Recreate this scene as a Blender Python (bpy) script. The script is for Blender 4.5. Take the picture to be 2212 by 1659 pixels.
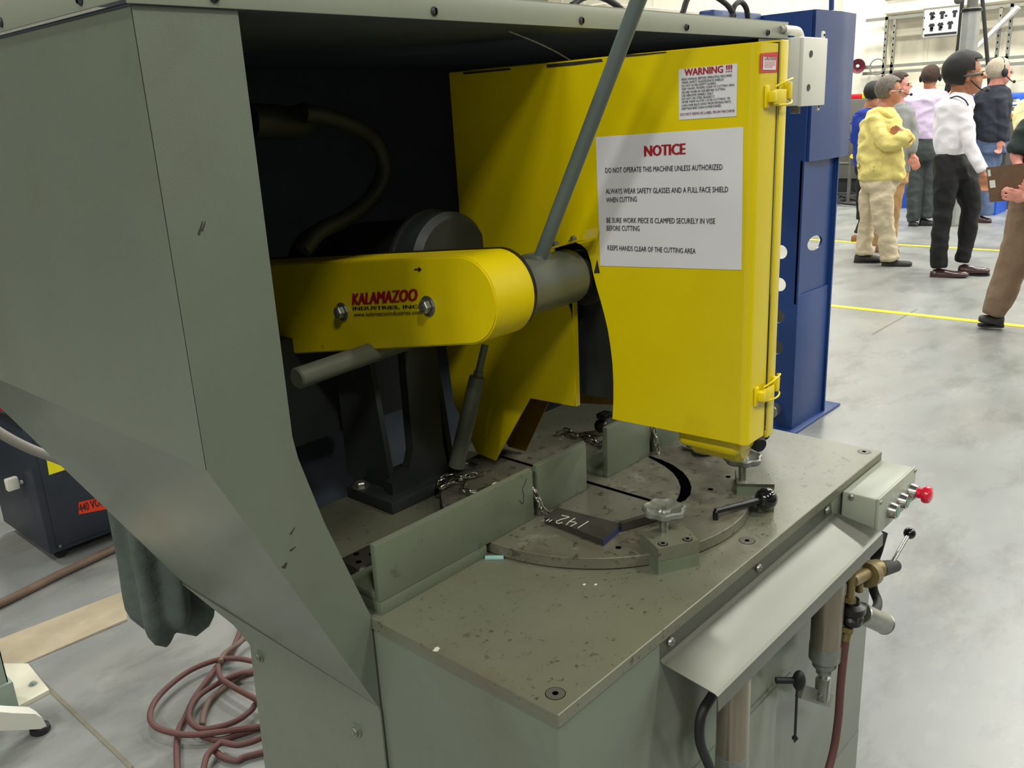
import bpy, bmesh, math, random
from mathutils import Vector, Matrix, noise
random.seed(4)
for o in list(bpy.data.objects): bpy.data.objects.remove(o)
SC = bpy.context.scene; COL = SC.collection
V = Vector
# ---------------------------------------------------------------- camera
PPX, PPY, F = 1106.0, 829.5, 1902.112
AX = V((0.66773, 0.25048, -0.70099)); 
def _camaxes():
    A, W = (2917., 151.), (1420., 7000.)
    d = lambda p: V((p[0]-PPX, -(p[1]-PPY), -F))
    X = d(A).normalized(); Z = -d(W).normalized(); Z = (Z - X*X.dot(Z)).normalized()
    return X, Z.cross(X), Z
CX, CY, CZ = _camaxes()
EYE = V((0, 0, 1.62))
def ray(px, py):
    c = V((px-PPX, -(py-PPY), -F)); return V((CX.dot(c), CY.dot(c), CZ.dot(c)))
def on(ax, val, px, py):                       # where a sight line meets the real plane x / y / z = val
    r = ray(px, py); t = (val-EYE[ax])/r[ax]; return EYE + r*t
cam = bpy.data.objects.new('camera', bpy.data.cameras.new('camera')); COL.objects.link(cam)
cam.matrix_world = Matrix(((CX.x, CX.y, CX.z, 0), (CY.x, CY.y, CY.z, 0), (CZ.x, CZ.y, CZ.z, EYE.z), (0, 0, 0, 1)))
cam.data.sensor_width = 36; cam.data.lens = F/2212*36; cam.data.clip_start = .02; cam.data.clip_end = 200
SC.camera = cam
# ---------------------------------------------------------------- world, light, exposure
w = bpy.data.worlds.new('world'); SC.world = w; w.use_nodes = True
w.node_tree.nodes['Background'].inputs[0].default_value = (.95, 1, .97, 1); w.node_tree.nodes['Background'].inputs[1].default_value = .05
SC.view_settings.view_transform = 'Standard'; SC.view_settings.look = 'None'
SC.view_settings.gamma = 1; SC.view_settings.use_curve_mapping = False; SC.view_settings.exposure = 0.0
LAMP = 118.0
LAMPS = [(x, y) for x in (-1.5, 2.5) for y in (-3.0, 5.5)]+[(-5.5, -.9), (-5.5, .9)]+[(x, y) for x in (6.5, 10.5, 14.5) for y in (-6.5, -2.5, 1.5, 5.5, 9.5)]
for i, (x, y) in enumerate(LAMPS):
    l = bpy.data.lights.new('lamp_light', 'AREA'); l.shape = 'RECTANGLE'; l.size = .5; l.size_y = 1.1; l.energy = LAMP*(1.75 if x < -5 else 1.25 if x < 5 else 1.0 if x < 8 else 1.9)
    l.color = (1, .985, .93)
    o = bpy.data.objects.new('lamp_light', l); o.location = (x, y, 6.28); COL.objects.link(o)
# ---------------------------------------------------------------- materials
MATS = {}
def S(r, g, b):
    f = lambda c: (c/255/12.92 if c/255 <= .04045 else ((c/255+.055)/1.055)**2.4)
    return (f(r), f(g), f(b), 1)
def mat(name, col, rough=.5, metal=0, var=.08, scale=6, bump=0, bscale=60, spots=None, emit=None, alpha=None, stretch=None, coat=0, rvar=0):
    m = bpy.data.materials.new(name); m.use_nodes = True; nt = m.node_tree; N = nt.nodes; L = nt.links
    b = N['Principled BSDF']; c = S(*col)
    b.inputs['Roughness'].default_value = rough; b.inputs['Metallic'].default_value = metal
    if coat: b.inputs['Coat Weight'].default_value = coat; b.inputs['Coat Roughness'].default_value = .15
    tc = N.new('ShaderNodeTexCoord'); mp = N.new('ShaderNodeMapping'); L.new(tc.outputs['Object'], mp.inputs[0])
    if stretch: mp.inputs['Scale'].default_value = stretch
    n = N.new('ShaderNodeTexNoise'); n.inputs['Scale'].default_value = scale; n.inputs['Detail'].default_value = 6; n.inputs['Roughness'].default_value = .6
    L.new(mp.outputs[0], n.inputs['Vector'])
    r = N.new('ShaderNodeValToRGB'); L.new(n.outputs['Fac'], r.inputs[0])
    r.color_ramp.elements[0].position = .3; r.color_ramp.elements[1].position = .7
    r.color_ramp.elements[0].color = tuple(x*(1-var) for x in c[:3])+(1,)
    r.color_ramp.elements[1].color = tuple(min(1, x*(1+var)) for x in c[:3])+(1,)
    out = r.outputs[0]
    for (sc, th, wd, sc_col, amt) in (spots or []):
        n2 = N.new('ShaderNodeTexNoise'); n2.inputs['Scale'].default_value = sc; n2.inputs['Detail'].default_value = 5; n2.inputs['Roughness'].default_value = .65
        L.new(mp.outputs[0], n2.inputs['Vector'])
        r2 = N.new('ShaderNodeValToRGB'); L.new(n2.outputs['Fac'], r2.inputs[0])
        r2.color_ramp.elements[0].position = th; r2.color_ramp.elements[1].position = th+wd
        r2.color_ramp.elements[0].color = (0, 0, 0, 1); r2.color_ramp.elements[1].color = (amt, amt, amt, 1)
        mx = N.new('ShaderNodeMixRGB'); L.new(r2.outputs[0], mx.inputs[0]); L.new(out, mx.inputs[1]); mx.inputs[2].default_value = S(*sc_col)
        out = mx.outputs[0]
    L.new(out, b.inputs['Base Color'])
    if rvar:
        mr = N.new('ShaderNodeMapRange'); L.new(n.outputs['Fac'], mr.inputs[0]); mr.inputs[3].default_value = rough-rvar; mr.inputs[4].default_value = rough+rvar
        L.new(mr.outputs[0], b.inputs['Roughness'])
    if bump:
        n3 = N.new('ShaderNodeTexNoise'); n3.inputs['Scale'].default_value = bscale; n3.inputs['Detail'].default_value = 3; L.new(mp.outputs[0], n3.inputs['Vector'])
        bp = N.new('ShaderNodeBump'); bp.inputs['Strength'].default_value = bump; bp.inputs['Distance'].default_value = .02 if bscale < 40 else .003
        L.new(n3.outputs['Fac'], bp.inputs['Height']); L.new(bp.outputs[0], b.inputs['Normal'])
    if name == 'hole': b.inputs['Specular IOR Level'].default_value = 0
    if emit: b.inputs['Emission Color'].default_value = c; b.inputs['Emission Strength'].default_value = emit
    if alpha is not None: b.inputs['Alpha'].default_value = alpha
    MATS[name] = m; return m
M = MATS
mat('grey_paint', (108, 117, 102), .38, var=.05, scale=3, bump=.12, bscale=500, spots=[(2.6, .5, .2, (96, 94, 78), .45), (9, .6, .15, (86, 88, 76), .25)], rvar=.07, coat=.25)
mat('hood_inner', (62, 71, 80), .8, var=.25, scale=5)  # darker tone for the inner panels of the hood
mat('screw_grey', (96, 94, 86), .45, metal=.2, var=.1)
mat('dark_machine', (48, 52, 50), .5, var=.2, scale=9)
mat('flange_paint', (142, 148, 132), .35, var=.05, scale=4)
mat('table_steel', (114, 116, 98), .36, metal=.15, var=.10, scale=4, bump=.1, bscale=300, rvar=.1,
    spots=[(95, .62, .03, (70, 62, 44), .8), (30, .635, .03, (78, 66, 46), .7), (5, .5, .2, (106, 96, 76), .7), (1.8, .5, .2, (104, 108, 90), .6)])
mat('disc_steel', (112, 110, 94), .33, metal=.2, var=.14, scale=6, rvar=.12, bump=.08, bscale=200,
    spots=[(7, .52, .2, (84, 74, 64), .85), (45, .57, .05, (58, 54, 46), .7), (18, .6, .1, (150, 148, 130), .5)])
mat('fence_paint', (108, 118, 98), .42, metal=.1, var=.08, scale=8, spots=[(38, .63, .05, (70, 74, 58), .5), (9, .58, .1, (96, 104, 84), .5)])
mat('edge_highlight', (160, 166, 146), .3, metal=.5)
mat('yellow', (222, 200, 0), .33, var=.04, scale=5, bump=.06, bscale=250, spots=[(4, .66, .1, (205, 176, 0), .5)], coat=.3)
mat('yellow_dirty', (232, 208, 2), .38, var=.08, scale=6, spots=[(18, .66, .05, (170, 146, 10), .6)])
mat('shaded_yellow', (120, 92, 16), .7, var=.2); mat('seam', (42, 30, 8), .8)  # the brown-yellow paints shade into the far guard plate
mat('blue_press', (28, 62, 122), .42, var=.06, scale=3, bump=.1, bscale=300, coat=.1)
mat('black', (14, 14, 15), .35)
mat('black_rubber', (22, 23, 25), .6, var=.2)
mat('black_gloss', (16, 17, 20), .12, coat=.5)
mat('hole', (4, 4, 4), .9)
mat('chrome', (190, 190, 185), .22, metal=1, var=.08)
mat('zinc', (165, 166, 158), .35, metal=.85, var=.12, scale=30)
mat('cast_alu', (140, 144, 136), .42, metal=.55, var=.2, scale=60)
mat('brushed', (98, 100, 90), .36, metal=.5, var=.05, scale=5, rvar=.08, stretch=(1, 6, 6))
mat('tube_steel', (150, 142, 126), .3, metal=.7, var=.12, scale=8, stretch=(8, 8, .6))
mat('rod_paint', (96, 108, 104), .42, var=.04)
mat('housing_paint', (108, 112, 100), .4, metal=.2, var=.1, scale=8)
mat('steel_dark', (62, 58, 52), .5, metal=.3, var=.25, scale=30)
mat('blue_cut', (30, 44, 84), .5)
mat('chalk', (214, 214, 200), .9)
mat('paper', (222, 222, 226), .45, var=.03, scale=4, coat=.3)
mat('ink', (26, 26, 34), .6); mat('ink_red', (160, 12, 32), .6); mat('ink_purple', (120, 24, 92), .6)
mat('red', (206, 24, 40), .4); mat('red_btn', (214, 18, 52), .25, coat=.4); mat('green_btn', (14, 104, 62), .3, coat=.4)
mat('orange_lbl', (236, 62, 22), .5); mat('lemon_lbl', (244, 232, 10), .5)
mat('ivory', (228, 228, 216), .45, var=.03)
mat('box_grey', (160, 166, 150), .4, var=.05, scale=10)
mat('brass', (132, 118, 78), .42, metal=.55, var=.2, scale=40)
mat('hose_red', (98, 62, 58), .6, var=.15, scale=12); mat('hose_tan', (112, 92, 78), .6, var=.2, scale=10)
mat('hose_grey', (140, 136, 128), .6, var=.1)
mat('teal', (150, 190, 184), .5)
mat('cloth_bag', (86, 96, 90), .85, var=.1, scale=20, bump=.3, bscale=30)
mat('cabinet', (44, 50, 60), .45, var=.06, scale=8)
mat('concrete', (136, 139, 136), .34, var=.14, scale=1.1, rvar=.1, bump=.04, bscale=90,
    spots=[(.7, .5, .25, (150, 146, 138), .6), (2.6, .5, .2, (98, 100, 95), .6), (6, .56, .15, (160, 158, 150), .4), (60, .74, .03, (90, 84, 74), .5)], stretch=(1, 1.9, 1))
mat('concrete_tan', (176, 164, 138), .5, var=.12, scale=9, spots=[(16, .6, .1, (196, 184, 160), .6)])
mat('joint', (118, 112, 98), .8, var=.2, scale=20)
mat('line_yellow', (232, 214, 28), .5, var=.08, scale=14)
mat('wall', (226, 220, 200), .8, var=.04, scale=.6); mat('wall_col', (240, 236, 218), .7)
mat('strut', (150, 150, 138), .45, metal=.5); mat('ceil', (120, 120, 116), .9); mat('wall_far', (128, 128, 120), .85)
mat('maroon', (104, 24, 44), .5); mat('galv', (176, 178, 176), .35, metal=.6, var=.1)
mat('post_green', (150, 166, 152), .5, var=.1, scale=14); mat('plate_white', (212, 208, 188), .5)
mat('skin', (206, 148, 122), .5, var=.06, scale=20); mat('skin_pink', (222, 150, 134), .5, var=.06); mat('skin_tan', (176, 118, 88), .5)
mat('hair_grey', (104, 98, 90), .8, var=.35, scale=60, bump=.6, bscale=120); mat('hair_brown', (58, 42, 32), .8, var=.4, scale=60, bump=.6, bscale=120)
mat('hair_black', (20, 18, 17), .7, var=.3, scale=60, bump=.6, bscale=120); mat('hair_silver', (176, 164, 146), .8, var=.2, scale=60, bump=.6, bscale=120)
mat('cloth_yellow', (228, 212, 128), .85, var=.06, scale=9, bump=.7, bscale=14)
mat('cloth_white', (238, 234, 240), .8, var=.03, bump=.5, bscale=11); mat('cloth_lilac', (206, 188, 218), .8, var=.04, bump=.5, bscale=11)
mat('cloth_navy', (30, 36, 50), .75, var=.15, bump=.6, bscale=11); mat('cloth_blue', (22, 52, 150), .8, var=.1, bump=.5, bscale=12)
mat('cloth_khaki', (204, 190, 160), .85, var=.06, scale=9, bump=.8, bscale=14); mat('cloth_brown', (132, 110, 88), .85, var=.06, bump=.5, bscale=12)
mat('cloth_charcoal', (62, 68, 68), .85, var=.1, bump=.5, bscale=11); mat('cloth_black', (18, 18, 20), .8, var=.2, bump=.5, bscale=12)
mat('cloth_jeans', (88, 106, 140), .85, var=.14, scale=14, bump=.5, bscale=12); mat('cloth_green', (30, 44, 40), .8, var=.1, bump=.4, bscale=11)
mat('cloth_grey', (138, 140, 140), .8, var=.1); mat('cloth_pale', (240, 232, 180), .8, var=.05); mat('cloth_tan', (178, 140, 96), .85, var=.1, bump=.4, bscale=12)
mat('shoe_dark', (46, 44, 40), .6, var=.2, scale=20); mat('shoe_brown', (66, 40, 40), .3, coat=.4); mat('shoe_tan', (130, 88, 58), .6)
mat('clipboard', (112, 84, 62), .6, var=.1, scale=30); mat('lens', (190, 200, 200), .15, alpha=.35); mat('emit', (255, 252, 240), .5, emit=6)
mat('blue_bench', (28, 84, 196), .5, var=.05); mat('wood', (190, 120, 64), .6, var=.1); mat('machine_grey', (92, 90, 84), .5, var=.12); mat('beige', (206, 198, 176), .6)
# ---------------------------------------------------------------- mesh helpers
def B(): return bmesh.new()
def setm(bm, n0, mi):
    bm.faces.ensure_lookup_table()
    for f in bm.faces[n0:]: f.material_index = mi
def box(bm, lo, hi, bev=0, mi=0, rot=None, seg=2):
    t = bmesh.new(); r = bmesh.ops.create_cube(t, size=1)
    lo, hi = V(lo), V(hi); c = (lo+hi)/2; s = hi-lo
    bmesh.ops.scale(t, vec=(abs(s.x), abs(s.y), abs(s.z)), verts=t.verts)
    if bev: bmesh.ops.bevel(t, geom=list(t.edges), offset=bev, segments=seg, affect='EDGES', profile=.5)
    m = Matrix.Translation(c)
    if rot is not None: m = m @ (rot.to_4x4() if hasattr(rot, 'to_4x4') else Matrix.Rotation(rot, 4, 'Z'))
    bmesh.ops.transform(t, matrix=m, verts=t.verts); add(bm, t, mi)
def add(bm, t, mi=0):
    mp = {}
    for v in t.verts: mp[v] = bm.verts.new(v.co)
    for f in t.faces:
        try: nf = bm.faces.new([mp[v] for v in f.verts]); nf.material_index = mi if mi else f.material_index
        except ValueError: pass
    t.free()
def frame(d):
    d = V(d).normalized(); u = V((0, 0, 1)) if abs(d.z) < .95 else V((1, 0, 0))
    x = u.cross(d).normalized(); return Matrix((x, d.cross(x), d)).transposed()
def lathe(bm, p, d, prof, n=24, mi=0, fn=None):        # prof: (radius, height along d)
    R = frame(d); p = V(p); rings = []
    for r, h in prof:
        if r <= 1e-6: rings.append([bm.verts.new(p+R@V((0, 0, h)))]); continue
        rings.append([bm.verts.new(p+R@V((r*(fn(a) if fn else 1)*math.cos(a), r*(fn(a) if fn else 1)*math.sin(a), h))) for a in [2*math.pi*k/n for k in range(n)]])
    for a, b in zip(rings, rings[1:]):
        for k in range(n):
            k2 = (k+1) % n
            q = ([a[0], b[k2], b[k]] if len(a) == 1 else [a[k], a[k2], b[0]] if len(b) == 1 else [a[k], a[k2], b[k2], b[k]])
            try: bm.faces.new(q).material_index = mi
            except ValueError: pass
    for rg, rev in ((rings[0], True), (rings[-1], False)):
        if len(rg) > 1:
            try: bm.faces.new(rg[::-1] if rev else rg).material_index = mi
            except ValueError: pass
def cyl(bm, a, b, r, n=20, mi=0, bev=0, r2=None):
    a, b = V(a), V(b); h = (b-a).length; r2 = r if r2 is None else r2
    prof = [(r-bev, 0), (r, bev), (r2, h-bev), (r2-bev, h)] if bev else [(r, 0), (r2, h)]
    lathe(bm, a, b-a, prof, n, mi)
def ball(bm, c, r, n=16, mi=0, sc=(1, 1, 1), rot=None):
    t = bmesh.new(); bmesh.ops.create_uvsphere(t, u_segments=n, v_segments=max(6, n*2//3), radius=r)
    m = Matrix.Translation(V(c)) @ (rot.to_4x4() if rot is not None else Matrix()) @ Matrix.Diagonal((*sc, 1))
    bmesh.ops.transform(t, matrix=m, verts=t.verts); add(bm, t, mi)
def cr(pts, k=6):                                       # Catmull-Rom through points
    pts = [V(p) for p in pts]; P = [pts[0]*2-pts[1]]+pts+[pts[-1]*2-pts[-2]]; out = []
    for i in range(1, len(P)-2):
        for j in range(k):
            t = j/k; a, b, c, d = P[i-1:i+3]
            out.append(.5*((2*b)+(c-a)*t+(2*a-5*b+4*c-d)*t*t+(3*b-a-3*c+d)*t**3))
    return out+[pts[-1]]
def tube(bm, pts, r, n=8, mi=0, smooth=6, round_end=False):
    rs = r if isinstance(r, (list, tuple)) else None
    pts = [V(p) for p in pts]
    if smooth and len(pts) > 2:
        m = len(pts); q = cr(pts, smooth)
        if rs: rs = [rs[min(int(i/smooth), m-1)]*(1-(i/smooth) % 1)+rs[min(int(i/smooth)+1, m-1)]*((i/smooth) % 1) for i in range(len(q))]
        pts = q
    rad = rs or [r]*len(pts); R = None; rings = []
    for i, p in enumerate(pts):
        d = (pts[min(i+1, len(pts)-1)]-pts[max(i-1, 0)])
        if d.length < 1e-9: d = V((0, 0, 1))
        d.normalize()
        if R is None: x = frame(d).col[0].copy()
        else: x = (R - d*R.dot(d)).normalized()
        R = x; y = d.cross(x)
        rings.append([bm.verts.new(p+(x*math.cos(a)+y*math.sin(a))*rad[i]) for a in [2*math.pi*k/n for k in range(n)]])
    for a, b in zip(rings, rings[1:]):
        for k in range(n): bm.faces.new([a[k], a[(k+1) % n], b[(k+1) % n], b[k]]).material_index = mi
    for rg, s, p, rr, o in ((rings[0], -1, pts[0], rad[0], pts[1]), (rings[-1], 1, pts[-1], rad[-1], pts[-2])):
        if round_end:
            c = bm.verts.new(p+(p-o).normalized()*rr*.7)
            for k in range(n):
                f = [rg[k], rg[(k+1) % n], c]; bm.faces.new(f if s > 0 else f[::-1]).material_index = mi
        else: bm.faces.new(rg if s > 0 else rg[::-1]).material_index = mi
def prism(bm, ax, v0, v1, poly, mi=0):                   # polygon in the two other axes, from v0 to v1 along ax
    o = [i for i in range(3) if i != ax]
    def P(q, v):
        c = [0, 0, 0]; c[ax] = v; c[o[0]] = q[0]; c[o[1]] = q[1]; return bm.verts.new(c)
    a = [P(q, v0) for q in poly]; b = [P(q, v1) for q in poly]; n = len(a)
    fs = [bm.faces.new(a), bm.faces.new(b[::-1])]+[bm.faces.new([a[(k+1) % n], a[k], b[k], b[(k+1) % n]]) for k in range(n)]
    for f in fs: f.material_index = mi
def hexbolt(bm, p, d, r=.009, h=.006, washer=True, mi=0):
    d = V(d).normalized(); p = V(p)
    if washer: lathe(bm, p, d, [(r*1.45, 0), (r*1.45, .002)], 20, mi)
    lathe(bm, p+d*.0015, d, [(r, 0), (r, h*.8), (r*.85, h)], 6, mi); lathe(bm, p+d*(h), d, [(r*.5, 0), (r*.5, .003)], 10, mi)
def finish(bm, ang=35):
    bmesh.ops.recalc_face_normals(bm, faces=bm.faces)
    for f in bm.faces: f.smooth = True
    ca = math.radians(ang)
    for e in bm.edges:
        e.smooth = len(e.link_faces) == 2 and e.calc_face_angle(3.2) < ca
NAMES = {}
def world_loc(o):
    l = V(o.location); p = o.parent
    while p: l += V(p.location); p = p.parent
    return l
def obj(name, bm, m, parent=None, origin=None, ang=35, **tags):
    org = V(origin) if origin is not None else (world_loc(parent) if parent else None)
    if org is None:
        xs = [v.co for v in bm.verts]; org = V(((min(c.x for c in xs)+max(c.x for c in xs))/2, (min(c.y for c in xs)+max(c.y for c in xs))/2, min(c.z for c in xs)))
    if ang is not None: finish(bm, ang)
    bmesh.ops.translate(bm, vec=-org, verts=bm.verts)
    me = bpy.data.meshes.new(name); bm.to_mesh(me); bm.free()
    for mm in (m if isinstance(m, (list, tuple)) else [m]): me.materials.append(M[mm])
    o = bpy.data.objects.new(name, me); COL.objects.link(o)
    if parent: o.parent = parent; o.location = org-world_loc(parent)
    else: o.location = org
    for k, v in tags.items(): o[k] = v
    return o
def thing(name, label, cat, loc, group=None):
    o = bpy.data.objects.new(name, None); COL.objects.link(o); o.location = loc; o.empty_display_size = .05
    o['label'] = label; o['category'] = cat
    if group: o['group'] = group
    return o
def single(name, bm, m, label, cat, group=None, **k):
    o = obj(name, bm, m, None, **k); o['label'] = label; o['category'] = cat
    if group: o['group'] = group
    return o
def struct(name, bm, m, **k):
    o = obj(name, bm, m, **k); o['kind'] = 'structure'; return o
def stamp(name, me, mx, parent=None, **tags):            # a further object sharing a mesh; mx in world space
    o = bpy.data.objects.new(name, me); COL.objects.link(o)
    if parent: o.parent = parent; mx = Matrix.Translation(-world_loc(parent)) @ mx
    o.matrix_local = mx
    for k, v in tags.items(): o[k] = v
    return o
def mesh_of(name, bm, m, ang=35):
    finish(bm, ang); me = bpy.data.meshes.new(name); bm.to_mesh(me); bm.free()
    for mm in (m if isinstance(m, (list, tuple)) else [m]): me.materials.append(M[mm])
    return me
def orient(p, d): return Matrix.Translation(V(p)) @ frame(d).to_4x4()
def text(bm, s, p, right, up, width, height, mi=0, bold=0, shear=0, out=None, off=.0006):
    """letters laid flat on a surface; p = lower left corner, fitted to width x height"""
    cu = bpy.data.curves.new('t', 'FONT'); cu.body = s; cu.resolution_u = 2; cu.shear = shear
    to = bpy.data.objects.new('t', cu); me = bpy.data.meshes.new_from_object(to)
    xs = [v.co.x for v in me.vertices]; ys = [v.co.y for v in me.vertices]
    x0, x1, y0, y1 = min(xs), max(xs), min(ys), max(ys); right, up = V(right).normalized(), V(up).normalized()
    nrm = right.cross(up); t = bmesh.new(); nc = 3 if bold else 1
    for k in range(nc):
        n0 = len(t.verts); t.from_mesh(me); t.verts.ensure_lookup_table()
        for v in t.verts[n0:]: v.co.x += (k-(nc-1)/2)*bold*1.3; v.co.z = k*.02
    for v in t.verts:
        v.co = V(p)+right*((v.co.x-x0)/(x1-x0)*width)+up*((v.co.y-y0)/(y1-y0)*height)+nrm*(off+v.co.z*.004)
    for f in t.faces: f.material_index = mi
    add(bm, t, mi); bpy.data.objects.remove(to); bpy.data.curves.remove(cu); bpy.data.meshes.remove(me)
def ptext(bm, s, ax, val, a, b, hpx, **k):                # lower-left and lower-right measured in the photo, on the plane ax = val
    A, Bq, T = on(ax, val, *a), on(ax, val, *b), on(ax, val, a[0], a[1]-hpx)
    text(bm, s, A, Bq-A, V((0, 0, 1)) if ax != 2 else T-A, (Bq-A).length, (T-A).length, **k)
# ================================================================ the room
bm = B(); box(bm, (-8, -9, -.1), (17, 14, 0)); struct('floor', bm, 'concrete')
bm = B(); box(bm, (17, -9, 0), (17.2, 14, 7)); wall = struct('wall_right', bm, 'wall')
for nm, lo, hi in (('wall_back', (-8, 14, 0), (17.2, 14.2, 7)), ('wall_left', (-8.2, -9, 0), (-8, 14, 7)), ('wall_front', (-8.2, -9.2, 0), (17.2, -9, 7))):
    bm = B(); box(bm, lo, hi); struct(nm, bm, 'wall_far')
bm = B(); box(bm, (-8.2, -9.2, 7), (17.2, 14.2, 7.1)); struct('ceiling', bm, 'ceil')
rib = B(); box(rib, (-.012, -.03, 0), (0, .03, 7), .004); rib = mesh_of('cladding_rib', rib, 'wall')
for k in range(30): stamp('cladding_rib', rib, Matrix.Translation((17, 13.6-k*.62, 0)), wall)
bm = B(); box(bm, (16.72, 6.15, 0), (17, 6.95, 7), .01); struct('trim_1', bm, 'wall_col')
bm = B(); box(bm, (16.55, -9, 2.93), (17, 6.15, 3.16), .02); box(bm, (16.5, -9, 3.16), (17, 6.15, 3.19)); struct('trim_2', bm, 'wall_col')
bm = B(); box(bm, (16.75, -9, 1.3), (17, 6.1, 1.72), .01); struct('trim_3', bm, 'wall_col')
nl = 0
for a, b in (((0, 6.885), (0, 0)), ((0, 10.17), (0, 0))):
    bm = B(); box(bm, (a[1]-.037, .2, 0), (a[1]+.037, 5.8, .003)); nl += 1
    struct('trim_%d' % (3+nl), bm, 'line_yellow')
# tan strip and saw-cut joints in the floor, left of the saw
p = lambda x, y: on(2, 0, x, y)
def strip(nm, q, m, z=.002):
    bm = B(); prism(bm, 2, -.002, z, [(c.x, c.y) for c in q]); struct(nm, bm, m)
strip('trim_6', [p(-70, 1408), p(270, 1277), p(275, 1338), p(-60, 1482)], 'concrete_tan')
def joint(nm, a, b, wd):
    d = (b-a); n = V((-d.y, d.x, 0)).normalized()*wd/2; strip(nm, [a-n, b-n, b+n, a+n], 'joint', .0016)
joint('trim_7', p(30, 1444), p(275, 1341), .007)
joint('trim_8', p(62, 1446), p(285, 1659), .012); joint('trim_9', p(1885, 722), p(1981, 668), .012)
# pieces on the far wall
def bar(bm, a, b, wd=.04, dp=.04, mi=0):
    a, b = V(a), V(b); t = bmesh.new(); bmesh.ops.create_cube(t, size=1)
    bmesh.ops.scale(t, vec=(wd, dp, (b-a).length), verts=t.verts)
    bmesh.ops.transform(t, matrix=Matrix.Translation((a+b)/2) @ frame(b-a).to_4x4(), verts=t.verts); add(bm, t, mi)
fr = thing('strut_frame', 'grey perforated channel frame standing against the cream wall behind the group', 'frame', (16.6, 5, 0))
def w16(x, y, xx=16.45): return on(0, xx, x, y)
for (x1, y1, x2, y2) in ((1917, 36, 1903, 175), (1934, 42, 1924, 172), (2188, 8, 2180, 130), (2164, 16, 2160, 130)):
    a, b2 = w16(x1, y1), w16(x2, y2); bm = B(); bar(bm, (16.45, a.y, 0.0), (16.45, a.y, a.z), .05, .05)
    for k in range(24): box(bm, (16.42, a.y-.008, .4+k*.1), (16.4245, a.y+.008, .43+k*.1), mi=1)
    obj('post', bm, ['strut', 'hole'], fr)
for z in (on(0, 16.45, 1934, 38).z, on(0, 16.45, 1934, 142).z, on(0, 16.45, 1934, 155).z):
    bm = B(); bar(bm, (16.45, -.5, z), (16.45, 6.4, z), .05, .05); obj('rail', bm, 'strut', fr)
bm = B(); bar(bm, on(0, 16.35, 2200, 15), on(0, 16.35, 2095, 118), .16, .05); single('brace', bm, 'wall_col', 'pale diagonal brace crossing the cream wall near the right edge', 'brace')
# signboard with shirt pictograms
sg = thing('wall_sign', 'white framed wall sign with two rows of dark shirt pictograms', 'sign', on(0, 16.3, 2035, 85))
a, b2 = on(0, 16.3, 1993, 82), on(0, 16.3, 2078, 14); bm = B(); box(bm, (16.28, b2.y, a.z), (16.3, a.y, b2.z+.02), .004); obj('board', bm, 'ivory', sg)
bm = B()
for (y0_, y1_, z0_, z1_) in ((b2.y-.01, a.y+.01, a.z-.01, a.z+.006), (b2.y-.01, a.y+.01, b2.z+.012, b2.z+.03), (a.y-.005, a.y+.012, a.z, b2.z+.02), (b2.y-.012, b2.y+.004, a.z, b2.z+.02)): box(bm, (16.27, y0_, z0_), (16.3, y1_, z1_))
obj('sign_frame', bm, 'strut', sg)
sh = [(-.3, .5), (-.12, .5), (0, .42), (.12, .5), (.3, .5), (.5, .2), (.33, .08), (.25, .2), (.25, -.5), (-.25, -.5), (-.25, .2), (-.33, .08), (-.5, .2)]
for (x, y, sc) in ((2013, 34, 1), (2035, 32, 1), (2062, 29, .9), (2012, 59, 1), (2031, 57, 1), (2052, 54, 1)):
    c = on(0, 16.27, x, y); bm = B(); prism(bm, 0, 16.2745, 16.282, [(c.y-u*.1*sc, c.z+v*.12*sc) for u, v in sh]); obj('pictogram', bm, 'ink', sg)
    bm = B(); prism(bm, 0, 16.2745, 16.282, [(c.y+.13-u*.04, c.z-.02+v*.03) for u, v in ((-.5, -.5), (.5, -.5), (.5, .5), (-.5, .5))]); obj('pictogram', bm, 'ink', sg)
c0, c1 = on(0, 16.27, 1996, 79), on(0, 16.27, 2066, 72); bm = B(); box(bm, (16.2745, c1.y, c0.z), (16.282, c0.y, c0.z+.035)); obj('bar', bm, 'ink', sg)
# loudspeaker horn
c = on(0, 16.2, 1853, 143); hn = thing('horn_speaker', 'round maroon horn with a white centre on the pale column', 'speaker', c)
bm = B(); lathe(bm, c, V((-1, -.25, -.1)), [(.03, -.2), (.05, -.12), (.10, -.03), (.125, 0), (.12, .01), (.09, -.02), (.03, -.06)], 24); obj('horn', bm, 'maroon', hn)
bm = B(); ball(bm, c+V((.02, .01, 0)), .032, 12); obj('centre_cap', bm, 'ivory', hn)
bm = B(); cc = c+V((.1, -.3, -.03)); tube(bm, [cc+V((0, .13*math.cos(t), .13*math.sin(t))) for t in [k*math.pi/8 for k in range(17)]], .012, 6, smooth=0); cyl(bm, c+V((.1, -.05, 0)), c+V((.5, -.05, 0)), .015, 8); obj('bracket', bm, 'strut', hn)
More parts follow.
